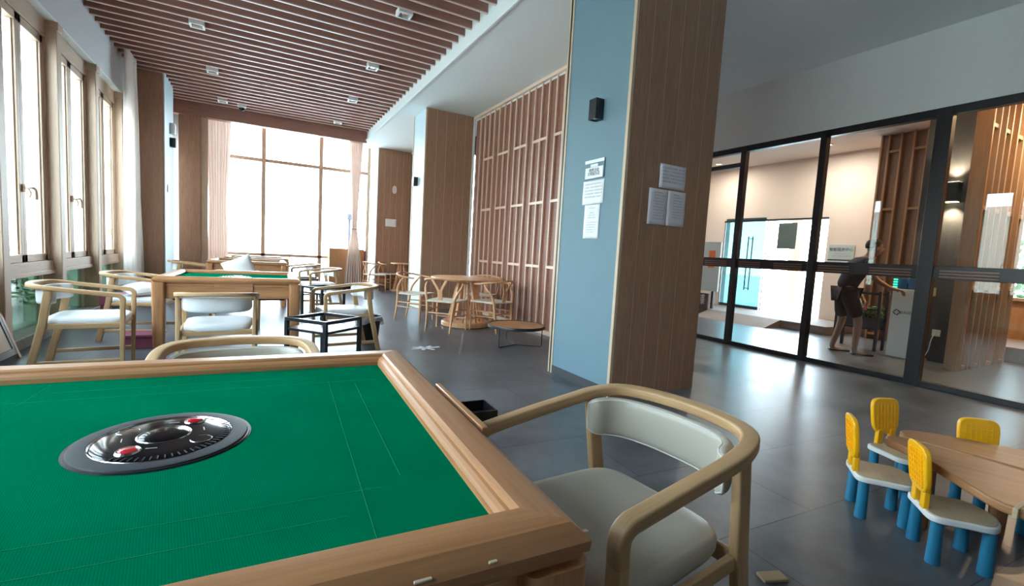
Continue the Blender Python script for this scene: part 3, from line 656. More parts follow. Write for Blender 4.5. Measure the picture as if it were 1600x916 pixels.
# ================================================================== MAHJONG TABLE
def mahjong_table(full=True):
    t = thing('mahjong_table', 'x', 'table')
    H, I, O = 0.78, 0.50, 0.60     # rail top, inner half, outer half
    B(bx(-I - .01, I + .01, -I - .01, I + .01, 0.725, 0.745)).build('felt_top', 'felt', t, smooth=0)
    # rail profile (distance from centre, z)
    prof = [(I, .740), (I, .757), (I + .004, .765), (I + .010, .769), (I + .016, .770), (I + .018, .776), (I + .024, .780), (O - .030, .780), (O - .022, .778), (O - .004, .763), (O, .757), (O - .001, .742), (O - .008, .738), (O - .010, .728), (O - .018, .722), (I + .02, .722)]
    for k in range(4):
        m = MB(); n = len(prof); b = 0
        for sgn in (-1, 1):
            for (d_, z) in prof: m.v.append(Vector((sgn * d_, -d_, z)))
        acc = 0
        for j in range(n):
            j2 = (j + 1) % n; L = math.hypot(prof[j2][0] - prof[j][0], prof[j2][1] - prof[j][1])
            m.face([j, j2, n + j2, n + j], [(-prof[j][0], acc), (-prof[j2][0], acc + L), (prof[j2][0], acc + L), (prof[j][0], acc)]); acc += L
        m.face(list(range(n)), [(p[0] * .2, p[1]) for p in prof]); m.face([n + j for j in range(n)][::-1], [(p[0] * .2, p[1]) for p in prof][::-1])
        m.build('rail', 'oak', t, rz=k * PI / 2, smooth=24)
    for k in range(4):
        # apron with shadow grooves
        a = B(bx(-.505, .505, -.565, -.535, 0.575, 0.724), bx(-.505, .505, -.570, -.540, 0.690, 0.712)).build('apron', 'oak', t, rz=k * PI / 2, bevel=.003)
        dr = B(bx(-.13, .19, -.578, -.56, 0.615, 0.735)).build('drawer_front', 'oak', t, rz=k * PI / 2, bevel=.003)
        B(bx(-.02, .08, -.584, -.578, 0.60, 0.606)).build('drawer_pull', 'oak', dr)
    for k in range(4):
        MB().sweep([(-.553, -.553, 0.0), (-.553, -.553, 0.35), (-.553, -.553, 0.724)], rrect(.10, .10, .022, 4), up=(0, 1, 0), scales=[.85, .95, 1.0]).build('leg', 'oak', t, rz=k * PI / 2)
    B(bx(-.47, .47, -.47, .47, 0.55, 0.72)).build('machine_case', 'black_metal', t, bevel=.01)
    # console
    MB().lathe([(0.0, .748), (.162, .748), (.162, .7455), (.165, .7455), (.165, .742)], 72).build('console_seat', 'black_plastic', t)
    c = MB().lathe([(.158, .747), (.156, .752), (.150, .7535), (.128, .7535), (.126, .749)], 72).build('console_ring', 'ring_grey', t)
    MB().lathe([(0, .762), (.05, .762), (.09, .760), (.115, .756), (.122, .751), (.1225, .747)], 72).build('console_dome', 'black_gloss', t)
    MB().lathe([(.1235, .750), (.126, .7545), (.1285, .750)], 72).build('chrome_ring', 'chrome', t)
    MB().lathe([(0, .773), (.02, .7725), (.036, .769), (.044, .763), (.046, .761)], 48).build('dice_window', 'black_gloss', t)
    MB().lathe([(.045, .7605), (.048, .7645), (.051, .7605)], 48).build('dice_window_ring', 'chrome', t)
    ba = 1.02
    for sg in (0, PI):
        x, y = .086 * math.cos(ba + sg), .086 * math.sin(ba + sg)
        MB().lathe([(.0175, .758), (.0195, .765), (.0225, .758)], 28, (x, y, 0)).build('button_ring', 'chrome', t)
        MB().lathe([(0, .7675), (.012, .767), (.0165, .764), (.018, .757)], 28, (x, y, 0)).build('red_button', 'red', t)
    for k in range(4):
        a = ba + PI / 2 * (k % 2) + PI * (k // 2) + PI / 4 * 0
        if k % 2 == 0: continue
    for sg in (PI/2, -PI/2):
        a = ba + sg; x, y = .086 * math.cos(a), .086 * math.sin(a)
        m = MB().tube([(x + .02 * math.cos(q), y + .02 * math.sin(q), .760) for q in [2 * PI * i / 20 for i in range(20)]], .0012, 5, closed=True)
        m.build('dial_ring', 'chrome', t)
    m = MB()
    for k in range(64):
        a = 2 * PI * k / 64
        if math.cos(a - 5.4) > 0.25:
            m.box((.116 * math.cos(a), .116 * math.sin(a), .7565), (.016, .0022, .002), Matrix.Rotation(a, 3, 'Z'))
    m.build('ridge_band', 'ring_grey', t)
    for a in (0.2, 3.3, 4.6, 1.5):
        MB().box((.072 * math.cos(a), .072 * math.sin(a), .7615), (.02, .0018, .0006), Matrix.Rotation(a + PI/2, 3, 'Z')).build('console_mark', 'piping', t, smooth=0)
    for o_ in t.children:
        if o_.name.split('.')[0] in ('console_seat', 'console_ring', 'console_dome', 'chrome_ring', 'dice_window', 'dice_window_ring', 'button_ring', 'red_button', 'dial_ring', 'ridge_band', 'console_mark'):
            o_.scale = (.91, .91, .6); o_.location.z = .745 * .4 + .0004
    # tile slot seams in the cloth
    m = MB()
    for k in range(4):
        R = Matrix.Rotation(k * PI / 2, 3, 'Z')
        for (xa, ya, xb, yb) in ((0.33, -0.48, 0.33, 0.36), (0.40, -0.30, 0.40, 0.30)):
            p = R @ Vector((xa, ya, .7452)); q = R @ Vector((xb, yb, .7452)); d_ = (q - p)
            m.box((p + q) / 2, (d_.length, .0012, .0006), Matrix.Rotation(math.atan2(d_.y, d_.x), 3, 'Z'))
    m.build('slot_seam', 'felt_seam', t)
    return t
M['felt_seam'] = plain('felt_seam_thread', (0.015, 0.20, 0.10), 0.95, spec=0.0)
mt = mahjong_table(); index_tree(mt)
mt.location = (-0.16, 1.10, 0); mt.rotation_euler = (0, 0, math.radians(-2.6))
mt['label'] = 'nearest mahjong table, large green felt top with round black console'
mt['group'] = 'mahjong tables'
dup(mt, (-0.21, 5.68, 0), math.radians(-2), 'second mahjong table, oak apron, between the armchairs')
dup(mt, (-0.14, 9.65, 0), math.radians(-1), 'third mahjong table, seen behind the white cushion')
dup(mt, (-0.02, 11.75 - .1, 0), 0.0, 'farthest mahjong table, right before the end window', )
# pulled-out tray at the right side of the nearest table
tray = B(bx(.598, .614, -.20, .15, .715, .772), bx(.45, .598, -.19, .14, .718, .728)).build('side_tray', 'oak', mt, bevel=.003)
cup = B(bx(.60, .81, .17, .175, .625, .665), bx(.60, .81, .275, .28, .625, .665), bx(.805, .81, .175, .275, .625, .665), bx(.56, .805, .175, .275, .625, .632)).build('cup_tray', 'black_plastic', mt)
# worn edge chips
# worn edge chips
for x, y, s_ in ((0.36, -.596, .022), (.45, -.596, .012), (.597, -.585, .012)):
    MB().box((x, y, .7625), (s_, .006, .003)).build('worn_edge', 'clad_edge', mt, bevel=.001)

# ================================================================== ARMCHAIR
def armchair(pad_mat='leather'):
    t = thing('armchair', 'x', 'chair')
    zf, zb = 0.645, 0.712
    bend = [(.300, -.267, .565), (.303, -.268, .600), (.298, -.268, .625), (.280, -.269, .641), (.250, -.270, zf + .002)]
    pts = bend + [(.10, -.272, zf + .022), (-.05, -.272, zf + .040), (-.15, -.262, zb - .012), (-.225, -.225, zb - .003), (-.27, -.14, zb), (-.285, 0, zb + .002)]
    full = pts + [(x, -y, z) for x, y, z in pts[::-1][1:]]
    path = catmull(full, 6)
    sc = []
    for p in path:
        f = max(0, min(1, (0.0 - p.x) / .25)); sc.append((1.0 + .22 * f, 1.0 - .06 * f))
    MB().sweep(path, rrect(.038, .034, .0065, 3), up=(1, 0, 0), scales=sc).build('arm_rail', 'oak_light', t, smooth=50)
    for s in (-1, 1):
        MB().sweep([(.300, s * .267, .568), (.298, s * .266, .40), (.290, s * .262, 0.0)], rrect(.038, .034, .0065, 3), up=(1, 0, 0), scales=[1.0, .97, .80]).build('leg', 'oak_light', t, smooth=45)
        MB().sweep([(-.135, s * .262, zb - .028), (-.175, s * .255, .42), (-.27, s * .248, 0.0)], rrect(.050, .030, .006, 3), up=(0, 1, 0), scales=[(1, .8), (1, 1), (1, .75)]).build('leg', 'oak_light', t, smooth=45)
        MB().sweep([(-.235, s * .25, .115), (.285, s * .262, .115)], rrect(.018, .032, .004, 2)).build('stretcher', 'oak_light', t)
        MB().sweep([(-.16, s * .25, .40), (.295, s * .262, .40)], rrect(.02, .04, .004, 2)).build('seat_rail', 'oak_light', t)
    MB().sweep([(.285, -.25, .40), (.285, .25, .40)], rrect(.02, .045, .004, 2)).build('seat_rail', 'oak_light', t)
    MB().sweep([(-.17, -.24, .40), (-.17, .24, .40)], rrect(.02, .045, .004, 2)).build('seat_rail', 'oak_light', t)
    # seat cushion
    def seat(u, v):
        a = 2 * PI * u; ca, sa = math.cos(a), math.sin(a)
        px = (abs(ca) ** .35) * (1 if ca > 0 else -1); py = (abs(sa) ** .35) * (1 if sa > 0 else -1)
        k = v
        hw = .238 + .012 * px; prof = [(0, .012), (.5, .012), (.85, .008), (.97, -.003), (1.0, -.02), (1.0, -.04), (.98, -.052), (.9, -.055), (0, -.055)]
        i = min(int(k * 8), 7); f = k * 8 - i
        r_ = prof[i][0] * (1 - f) + prof[i + 1][0] * f; z = prof[i][1] * (1 - f) + prof[i + 1][1] * f
        return (.058 + px * r_ * .245, py * r_ * hw, .462 + z - .012 * (1 - r_ ** 2) * 0 )
    MB().grid(seat, 40, 24).build('seat', pad_mat, t, smooth=70)
    # back pad follows the inside of the arm rail
    inner = [(-.10, -.245, 0), (-.17, -.228, 0), (-.222, -.18, 0), (-.25, -.10, 0), (-.258, 0, 0)]
    ip = catmull(inner + [(x, -y, z) for x, y, z in inner[::-1][1:]], 5)
    N = len(ip) - 1
    m = MB()
    prof = []
    rows = []
    for i, p in enumerate(ip):
        tt = (ip[min(i + 1, N)] - ip[max(i - 1, 0)]).normalized(); nr = Vector((-tt.y, tt.x, 0)) * -1
        if nr.x < 0 and abs(p.y) < .1: nr = -nr
        c_ = Vector((.0, 0, 0)) - p; nr = nr if nr.dot(c_) > 0 else -nr
        e = min(i, N - i) / N; full_ = min(1, (e / .06)) ** .5 if e < .06 else 1
        zt = .695; zbm = .575 - .012 * math.sin(PI * i / N); th = .034 * full_ + .004
        zc = (zt + zbm) / 2; hz = (zt - zbm) / 2 * (0.72 + .28 * full_)
        ring = []
        for k in range(16):
            a = 2 * PI * k / 16; ca, sa = math.cos(a), math.sin(a)
            ex = (abs(ca) ** .7) * (1 if ca > 0 else -1); ez = (abs(sa) ** .45) * (1 if sa > 0 else -1)
            lean = -.02 * (1 - (ez + 1) / 2) * 0
            ring.append(p + nr * (th / 2 + ex * th / 2 + .004) + Vector((0, 0, zc + ez * hz)))
        rows.append(ring)
    b = 0
    for r_ in rows: m.v += r_
    for i in range(N):
        for k in range(16):
            k2 = (k + 1) % 16; m.face([i * 16 + k, i * 16 + k2, (i + 1) * 16 + k2, (i + 1) * 16 + k], [(i, k), (i, k + 1), (i + 1, k + 1), (i + 1, k)])
    m.face(list(range(16)), [(0, 0)] * 16); m.face([N * 16 + k for k in range(16)][::-1], [(0, 0)] * 16)
    pad = m.build('back_cushion', pad_mat, t, smooth=70)
    pth = [rows[i][3] * .5 + rows[i][2] * .5 for i in range(0, N + 1)]
    low = [rows[i][13] for i in range(0, N + 1)]
    MB().tube(pth + low[::-1], .0028, 6, closed=True).build('piping', 'piping', pad)
    return t
ac = armchair('leather'); index_tree(ac)
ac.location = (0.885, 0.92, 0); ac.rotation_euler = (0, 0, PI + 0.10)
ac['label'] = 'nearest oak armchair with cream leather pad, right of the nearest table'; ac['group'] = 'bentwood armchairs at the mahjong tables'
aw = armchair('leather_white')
ALLKIDS.clear(); index_tree(aw)
aw.location = (-1.27, 5.0, 0); aw.rotation_euler = (0, 0, math.radians(3))
aw['label'] = 'oak armchair with white seat standing alone by the left windows'; aw['group'] = 'bentwood armchairs at the mahjong tables'
dup(ac, (-0.06, 2.0, 0), -PI/2 + .03, 'armchair tucked behind the nearest table, only its curved back showing')
dup(aw, (-0.28, 4.46, 0), PI/2, 'armchair seen from behind, pulled up to the second mahjong table')
dup(aw, (0.87, 5.28, 0), PI + .12, 'oak armchair right of the second mahjong table, beside the black bin')
dup(aw, (-1.15, 6.42, 0), -.15, 'oak armchair left of the second mahjong table, holding a white cushion')
dup(aw, (1.0, 8.75, 0), PI + .25, 'oak armchair beyond the farther low black table frame')
dup(aw, (-0.25, 7.05, 0), -PI/2, 'armchair on the far side of the second mahjong table')
dup(aw, (-1.05, 9.75, 0), 0.1, 'pale armchair left of the third mahjong table')
dup(aw, (0.82, 10.3, 0), PI + .2, 'pale armchair right of the third mahjong table')

# cushion (lying on an unseen stack behind the second table)
def cushion(name, label, loc, rot, s=(.42, .42, .14), mat='linen'):
    def fn(u, v):
        a, b_ = 2 * u - 1, PI * (v) ; 
        return (0, 0, 0)
    m = MB(); N = 14
    for side in (1, -1):
        base = len(m.v)
        for i in range(N + 1):
            for j in range(N + 1):
                x = -1 + 2 * i / N; y = -1 + 2 * j / N
                e = (1 - abs(x) ** 2.4) * (1 - abs(y) ** 2.4); pin = 1 - .07 * (1 - abs(x)) - .0
                px = x * (1 - .08 * (1 - y * y)); py = y * (1 - .08 * (1 - x * x))
                m.v.append(Vector((px * s[0] / 2, py * s[1] / 2, side * (e ** .5) * s[2] / 2 * (1 + .06 * math.sin(5 * x + 3 * y)))))
        for i in range(N):
            for j in range(N):
                q = [base + i * (N + 1) + j, base + (i + 1) * (N + 1) + j, base + (i + 1) * (N + 1) + j + 1, base + i * (N + 1) + j + 1]
                m.face(q, [(0, 0), (1, 0), (1, 1), (0, 1)])
    o = m.build(name, mat, smooth=80); o.location = loc; o.rotation_euler = rot
    return tag(o, label, 'cushion')
cu1 = cushion('cushion', 'white cushion propped corner-up on the far chair of the second table', (0, 0, 0), (0, 0, 0), (.36, .36, .14))
cu1.matrix_world = Matrix.Translation((-.20, 7.06, .735)) @ Matrix.Rotation(math.radians(78), 4, 'X') @ Matrix.Rotation(math.radians(24), 4, 'Z')
cushion('cushion', 'white cushion poking out left of the second mahjong table', (-1.10, 6.40, .545), (.10, -.1, .5), (.40, .40, .12))

# ================================================================== BLACK SIDE TABLE FRAMES
def side_table():
    t = thing('side_table', 'x', 'side table')
    w_, d_, h_ = .215, .215, .49
    m = MB()
    for x in (-w_, w_): m.box((x, 0, h_ - .0125), (.030, 2 * d_ + .030, .030)); 
    for y in (-d_, d_): m.box((0, y, h_ - .0125), (2 * w_ - .030, .030, .030))
    m.build('top_frame', 'black_metal', t, bevel=.002)
    for x in (-w_, w_):
        for y in (-d_, d_): B(bx(x - .016, x + .016, y - .016, y + .016, 0, h_ - .025)).build('leg', 'black_metal', t, bevel=.002)
    m = MB()
    for x in (-w_, w_): m.box((x, 0, h_ - .10), (.018, 2 * d_ - .026, .022))
    for y in (-d_, d_): m.box((0, y, h_ - .10), (2 * w_ - .026, .018, .022))
    m.build('lower_frame', 'black_metal', t, bevel=.002)
    B(bx(-w_, w_, -d_, d_, h_ - .095, h_ - .089)).build('shelf', 'shelf_grey', t)
    return t
M['shelf_grey'] = plain('grey_shelf', (0.30, 0.29, 0.33), 0.25)
st = side_table(); ALLKIDS.clear(); index_tree(st)
st.location = (0.53, 4.43, 0); st.rotation_euler = (0, 0, .70); st['label'] = 'low black metal side table in front of the black bin'; st['group'] = 'black metal side tables'
dup(st, (0.90, 7.70, 0), .6, 'black metal side table behind the bin armchair, in the aisle')
dup(st, (0.78, 10.1 - .6, 0), -.1, 'small far black metal side table beside the third mahjong table')

t = thing('waste_bin', 'black waste bin lined with a white bag, behind the low side table', 'bin', (1.20, 5.72, 0))
MB().lathe([(0, .005), (.10, .005), (.105, 0), (.135, .30), (.142, .30), (.142, .285), (.132, .285), (.10, .02), (0, .02)], 28).build('bin_body', 'asphalt', t)
m = MB(); m.grid(lambda u, v: ((.146 + .010 * math.sin(9 * 2 * PI * u + v * 3) + .02 * v) * math.cos(2 * PI * u), (.146 + .010 * math.sin(9 * 2 * PI * u + v) + .02 * v) * math.sin(2 * PI * u), .31 - .09 * v - .04 * v * math.sin(2 * PI * u * 2 + 1)), 60, 6)
m.build('bin_bag', 'bag', t)

# ================================================================== WISHBONE CHAIR
def wishbone():
    t = thing('wishbone_chair', 'x', 'chair')
    for s in (-1, 1):
        MB().tube(catmull([(.225, s * .235, 0), (.225, s * .235, .2), (.222, s * .232, .35), (.22, s * .23, .455)], 4), [.0125, .013, .014, .016, .0175, .0185, .019, .0195, .0195, .019, .018, .017, .015], 12).build('leg', 'ash', t)
        pth = catmull([(-.245, s * .185, 0), (-.205, s * .19, .22), (-.185, s * .205, .42), (-.17, s * .235, .53), (-.10, s * .275, .64), (-.03, s * .27, .715)], 5)
        MB().tube(pth, [.012 + .0075 * math.sin(PI * min(1, i / len(pth) * 1.15)) for i in range(len(pth))], 12).build('leg', 'ash', t)
        MB().tube([(.22, s * .232, .30), (-.195, s * .197, .30)], .010, 8).build('stretcher', 'ash', t)
        MB().tube([(.222, s * .232, .22), (-.205, s * .193, .23)], .009, 8).build('stretcher', 'ash', t)
    MB().tube([(.222, -.23, .17), (.222, .23, .17)], .010, 8).build('stretcher', 'ash', t)
    MB().tube([(-.2, -.19, .27), (-.2, .19, .27)], .010, 8).build('stretcher', 'ash', t)
    arc = [(.13, -.285, .695), (.04, -.30, .70), (-.08, -.29, .715), (-.19, -.22, .735), (-.245, -.11, .75), (-.26, 0, .755)]
    pth = catmull(arc + [(x, -y, z) for x, y, z in arc[::-1][1:]], 5)
    sc = [(.6 + .5 * min(1, min(i, len(pth) - 1 - i) / 8), 1) for i in range(len(pth))]
    MB().sweep(pth, [(.019 * math.cos(a), .013 * math.sin(a)) for a in [2 * PI * i / 12 for i in range(12)]], scales=sc).build('top_rail', 'ash', t)
    # Y splat
    m = MB()
    m.sweep(catmull([(-.195, 0, .43), (-.205, 0, .52), (-.225, 0, .60)], 4), rrect(.012, .085, .004, 2), up=(0, 1, 0), scales=[(1, .75), (1, .8), (1, .85), (1, .85), (1, .88), (1, .9), (1, .9), (1, .95), (1, 1)])
    for s in (-1, 1): m.sweep(catmull([(-.215, s * .018, .57), (-.228, s * .04, .63), (-.243, s * .085, .70), (-.246, s * .11, .748)], 4), rrect(.011, .036, .004, 2), up=(0, 1, 0))
    m.build('splat', 'ash', t)
    # woven cord seat
    m = MB()
    def fs(u, v):
        x = .235 - .44 * u; hw = .235 - .035 * u; y = hw * (2 * v - 1)
        e = max(abs(2 * u - 1), abs(2 * v - 1)); z = .447 - .016 * (1 - e) + .0012 * math.sin(90 * e * PI / 2)
        return (x, y, z)
    m.grid(fs, 40, 40); m.grid(lambda u, v: (fs(u, v)[0], fs(u, v)[1], .422), 2, 2)
    m.build('seat', 'cord', t, smooth=60)
    m = MB()
    m.sweep([(.238, -.225, .435), (.238, .225, .435)], rrect(.03, .026, .01, 3)); m.sweep([(-.2, -.195, .435), (-.2, .195, .435)], rrect(.028, .026, .01, 3))
    for s in (-1, 1): m.sweep([(.22, s * .236, .435), (-.19, s * .20, .435)], rrect(.026, .026, .01, 3))
    m.build('seat_edge', 'cord', t)
    return t
wc = wishbone(); ALLKIDS.clear(); index_tree(wc)
TC = Vector((2.86, 6.62, 0))
def aim(x, y): return math.atan2(TC.y - y, TC.x - x)
wc.location = (2.22, 7.25, 0); wc.rotation_euler = (0, 0, aim(2.22, 7.25)); wc['group'] = 'wishbone chairs'
wc['label'] = 'wishbone chair left of the round table, partly behind another, nearest the pale blue column side'
dup(wc, (2.37, 6.22, 0), aim(2.37, 6.22) + .1, 'front left wishbone chair at the round table, its back to us')
dup(wc, (3.06, 6.08, 0), aim(3.06, 6.08) + .05, 'front right wishbone chair at the round table, behind the low round coffee table')
dup(wc, (3.36, 7.12, 0), aim(3.36, 7.12), 'far right wishbone chair behind the round table, against the lattice wall')
dup(wc, (2.60, 12.05, 0), .15, 'far wishbone chair beside the tied-back curtain')
dup(wc, (3.12, 12.55, 0), -.9, 'far wishbone chair against the farthest column, right of its pair')

t = thing('round_table', 'large round beech table ringed by wishbone chairs', 'table', TC)
MB().lathe([(0, .752), (.54, .752), (.556, .745), (.56, .737), (.548, .727), (.50, .722), (0, .722)], 64).build('tabletop', 'ash', t)
MB().lathe([(0, .0), (.36, .0), (.375, .01), (.375, .06), (.36, .075), (.30, .075), (.29, .05), (0, .05)], 56).build('base', 'ash', t)
for k in range(8):
    a = 2 * PI * k / 8 + .2
    MB().sweep([(.27 * math.cos(a), .27 * math.sin(a), .05), (.12 * math.cos(a), .12 * math.sin(a), .725)], rrect(.055, .028, .006, 2), up=(-math.sin(a), math.cos(a), 0)).build('post', 'ash', t)
t = thing('pedestal_table', 'small far round table on a cone of beech posts before the farthest column', 'table', (3.34, 12.15, 0))
MB().lathe([(0, .752), (.28, .752), (.29, .74), (.28, .728), (0, .728)], 48).build('tabletop', 'ash', t)
MB().lathe([(0, 0), (.25, 0), (.255, .03), (.24, .045), (0, .045)], 40).build('base', 'ash', t)
for k in range(6):
    a = 2 * PI * k / 6
    MB().sweep([(.19 * math.cos(a), .19 * math.sin(a), .04), (.06 * math.cos(a), .06 * math.sin(a), .73)], rrect(.05, .025, .005, 2), up=(-math.sin(a), math.cos(a), 0)).build('post', 'ash', t)

# coffee table
t = thing('coffee_table', 'low round coffee table with wooden top and thin black legs by the blue column', 'table', (2.88, 5.03, 0))
MB().lathe([(0, .262), (.352, .262), (.356, .266), (.356, .258), (0, .258)], 64).build('tabletop', 'oak', t)
MB().lathe([(.352, .270), (.362, .270), (.365, .262), (.365, .235), (.352, .235), (.352, .270)], 64).build('rim', 'black_metal', t)
for k in range(3):
    a0 = -2.75 + k * 2 * PI / 3; a1 = a0 + 0.9
    p0 = Vector((.33 * math.cos(a0), .33 * math.sin(a0), 0)); p1 = Vector((.33 * math.cos(a1), .33 * math.sin(a1), 0))
    MB().tube([p0 + Vector((0, 0, .24)), p0 + Vector((0, 0, .02)), p0 + Vector((0, 0, .009)) + (-p0) * .03, Vector((0, 0, .007)), ], .006, 8).build('leg', 'black_metal', t)

# ================================================================== CHILDREN'S SET
def toy_chair(back='yellow'):
    t = thing('toddler_chair', 'x', 'chair')
    # seat outline with wavy sides: x forward
    out = []
    for i in range(40):
        a = 2 * PI * i / 40; ca, sa = math.cos(a), math.sin(a)
        x = (abs(ca) ** .45) * (1 if ca > 0 else -1) * .122; y = (abs(sa) ** .45) * (1 if sa > 0 else -1) * (.13 - .012 * math.cos(x * 14))
        x += .018 * math.cos(y * 22) * (1 if ca > 0 else .2)
        out.append((x, y))
    MB().prism(out, .178, .204).build('seat', 'toy_white', t, bevel=.006, seg=3)
    MB().prism([(x * .93, y * .93) for x, y in out], .2035, .2062, gdir=(0, 1)).build('seat_inlay', 'toy_seat', t, bevel=.001, seg=1)
    for x in (-.082, .082):
        for y in (-.088, .088):
            MB().lathe([(0, .18), (.0205, .18), (.0225, .08), (.0245, .0), (.020, -.0), (0, 0)], 20, (x, y, 0)).build('leg', 'toy_blue', t)
    # backrest: rounded slab with grid on the front
    def outline(sx_, sz_, zc, n=32, e=.5):
        o_ = []
        for i in range(n):
            a = 2 * PI * i / n; ca, sa = math.cos(a), math.sin(a)
            wtop = 1 + .12 * (sa)
            o_.append(((abs(ca) ** e) * (1 if ca > 0 else -1) * sx_ * wtop, zc + (abs(sa) ** e) * (1 if sa > 0 else -1) * sz_))
        return o_
    ol = outline(.085, .098, .36)
    m = MB(); m.prism([(p[0], p[1]) for p in ol], -.011, .011)
    R = Matrix(((0, 0, 1), (1, 0, 0), (0, 1, 0)))
    m.v = [R @ v + Vector((-.108 - (v.y - .2) * .12, 0, 0)) for v in m.v]
    bk = m.build('backrest', back, t, bevel=.006, seg=3)
    m = MB()
    for xo, th in ((-.0962, .0015), (-.1205, .0045)):
        for k in range(6): m.box((xo - (.36 - .2) * .12, -.055 + .022 * k, .36), (th, .004, .15), Matrix.Rotation(-.12, 3, 'Y'))
        for k in range(7): m.box((xo - (.295 + .022 * k - .2) * .12, 0, .295 + .022 * k), (th, .125, .004))
    m.build('grip_grid', back, bk)
    for s in (-1, 1): B(bx(-.122, -.100, s * .040 - .018, s * .040 + .018, .200, .285)).build('back_peg', back, t, bevel=.004)
    return t
kc = toy_chair('yellow'); ALLKIDS.clear(); index_tree(kc)
g_ = 'toddler chairs around the small wooden table'
kc.location = (2.635, 0.995, 0); kc.rotation_euler = (0, 0, math.radians(-53)); kc['group'] = g_
kc['label'] = 'toddler chair, leftmost, yellow back seen edge-on'
dup(kc, (2.525, .695, 0), math.radians(-50), 'front toddler chair with yellow gridded back and wooden seat')
dup(kc, (3.07, 1.07, 0), math.radians(-110), 'toddler chair behind the leftmost one, orange-yellow back facing us')
dup(kc, (3.09, .73, 0), math.radians(-134), 'toddler chair behind the wooden table, only its yellow back top showing')
dup(kc, (2.70, .33, 0), math.radians(55), 'toddler chair cut off by the right edge of the view')
t = thing('toddler_table', 'low petal-shaped wooden toddler table at the right edge', 'table', (2.6, .45, 0))
KS = 1.083
def P2(l): return [(x * KS - 2.6, y * KS - .45) for x, y in l]
near = catmull([(x, y, 0) for x, y in [(2.555, .90), (2.50, .935), (2.44, .915), (2.42, .86), (2.38, .79), (2.31, .70), (2.23, .60), (2.16, .515)]], 3)
near = [(v.x, v.y) for v in near] + [(2.14, .47), (2.13, .1), (2.60, .1), (2.59, .55)]
far = [(v.x, v.y) for v in catmull([(x, y, 0) for x, y in [(2.565, .90), (2.63, .94), (2.70, .925), (2.78, .83), (2.86, .70), (2.92, .57), (2.95, .45), (2.96, .1)]], 3)] + [(2.61, .1), (2.605, .55)]
MB().prism(P2(near), .335, .37, gdir=(-.28, .96)).build('tabletop_board', 'toy_wood', t, bevel=.008, seg=3)
MB().prism(P2(far), .337, .372, gdir=(-.28, .96)).build('tabletop_board', 'toy_wood', t, bevel=.008, seg=3)
B(bx(-.30, .16, .02, .034, .336, .3725)).build('joint_strip', 'toy_seat', t, bevel=.002)
for x, y in ((.10, .40), (-.02, .0), (.38, .22), (-.1, -.3), (.4, -.25)): MB().lathe([(0, 0), (.03, 0), (.034, .2), (.036, .337), (0, .337)], 20, (x, y, 0)).build('leg', 'toy_wood', t)
B(bx(-.02, .34, .12, .18, .27, .335)).build('underframe', 'orange', t, bevel=.004)
tag(B(bx(-.045, .045, -.02, .02, 0, .012)).build('wood_offcut', 'card', bevel=.003), 'small brown cardboard piece on the floor at the bottom edge', 'cardboard')
o = bpy.data.objects['wood_offcut']; o.location = (1.69, .925, 0); o.rotation_euler = (0, 0, -.35); o.scale = (1.1, 1.3, 1)
o.name = 'cardboard_piece'

# floor markings
def star_sticker(loc, s, label):
    m = MB()
    rnd = random.Random(3)
    for a, l_ in ((.1, .16), (.75, .12), (1.9, .09), (2.6, .13), (3.3, .15), (4.2, .10), (5.3, .12)):
        m.box((math.cos(a) * l_ * s * .5, math.sin(a) * l_ * s * .5, .0006), (l_ * s, .035 * s, .0012), Matrix.Rotation(a, 3, 'Z'))
    o = m.build('floor_sticker', 'paper', smooth=0); o.location = loc; return tag(o, label, 'sticker')
star_sticker((1.72, 5.13, 0), 1.15, 'torn white floor sticker left of the coffee table')
star_sticker((1.80, 7.92, 0), .45, 'tiny white floor mark in the aisle, left of the wishbone chairs')

# cabinet, maroon bench, easel
t = thing('wooden_cabinet', 'honey brown cabinet standing behind the tied-back curtain', 'cabinet', (2.05, 12.85, 0))
B(bx(-.45, .42, -.18, .18, 0.10, 1.05)).build('body', 'cabinet', t, bevel=.006)
B(bx(.42, .46, -.20, .20, 0.05, 1.02)).build('end_panel', 'maroon_wood', t, bevel=.004) if 'maroon_wood' in M else B(bx(.42, .46, -.20, .20, 0.05, 1.02)).build('end_panel', 'maroon', t, bevel=.004)
B(bx(-.40, .38, -.15, .15, 0.0, 0.10)).build('plinth', 'black_plastic', t)
t = thing('maroon_bench', 'low maroon bench frame between left windows and second table', 'bench', (-1.30, 6.95, 0), .05)
B(bx(-.28, .30, -.18, .18, .40, .43), bx(-.28, .30, -.18, -.15, .32, .40), bx(-.28, .30, .15, .18, .32, .40)).build('seat_frame', 'maroon', t, bevel=.003)
for x in (-.25, .26):
    for y in (-.15, .15): B(bx(x - .02, x + .02, y - .02, y + .02, 0, .40)).build('leg', 'maroon', t)
tag(B(bx(-1.18, -.84, 5.72, 5.98, .12, .145), bx(-1.16, -.86, 5.74, 5.77, 0, .12), bx(-1.16, -.86, 5.93, 5.96, 0, .12)).build('maroon_footstool', 'maroon', bevel=.004), 'low maroon footstool on the floor left of the second table', 'stool')
t = thing('easel_board', 'folding board with wooden frame and black edge at the lower left corner', 'board', (-1.86, 5.2, 0), 0)
Rt = Matrix.Rotation(.25, 3, 'Y') @ Matrix.Rotation(0, 3, 'Z')
def slant(b): 
    mb = B(*b); mb.v = [Vector((v.x + .0 - (v.z) * .30, v.y, v.z)) for v in mb.v]; return mb
slant([bx(0, .03, .36, .40, 0, .78), bx(0, .03, -.5, -.46, 0, .78), bx(0, .03, -.46, .36, .74, .78)]).build('frame', 'oak_light', t, bevel=.003)
slant([bx(.002, .028, .32, .36, .05, .74), bx(.002, .028, -.46, .36, .04, .09)]).build('black_border', 'black_plastic', t)
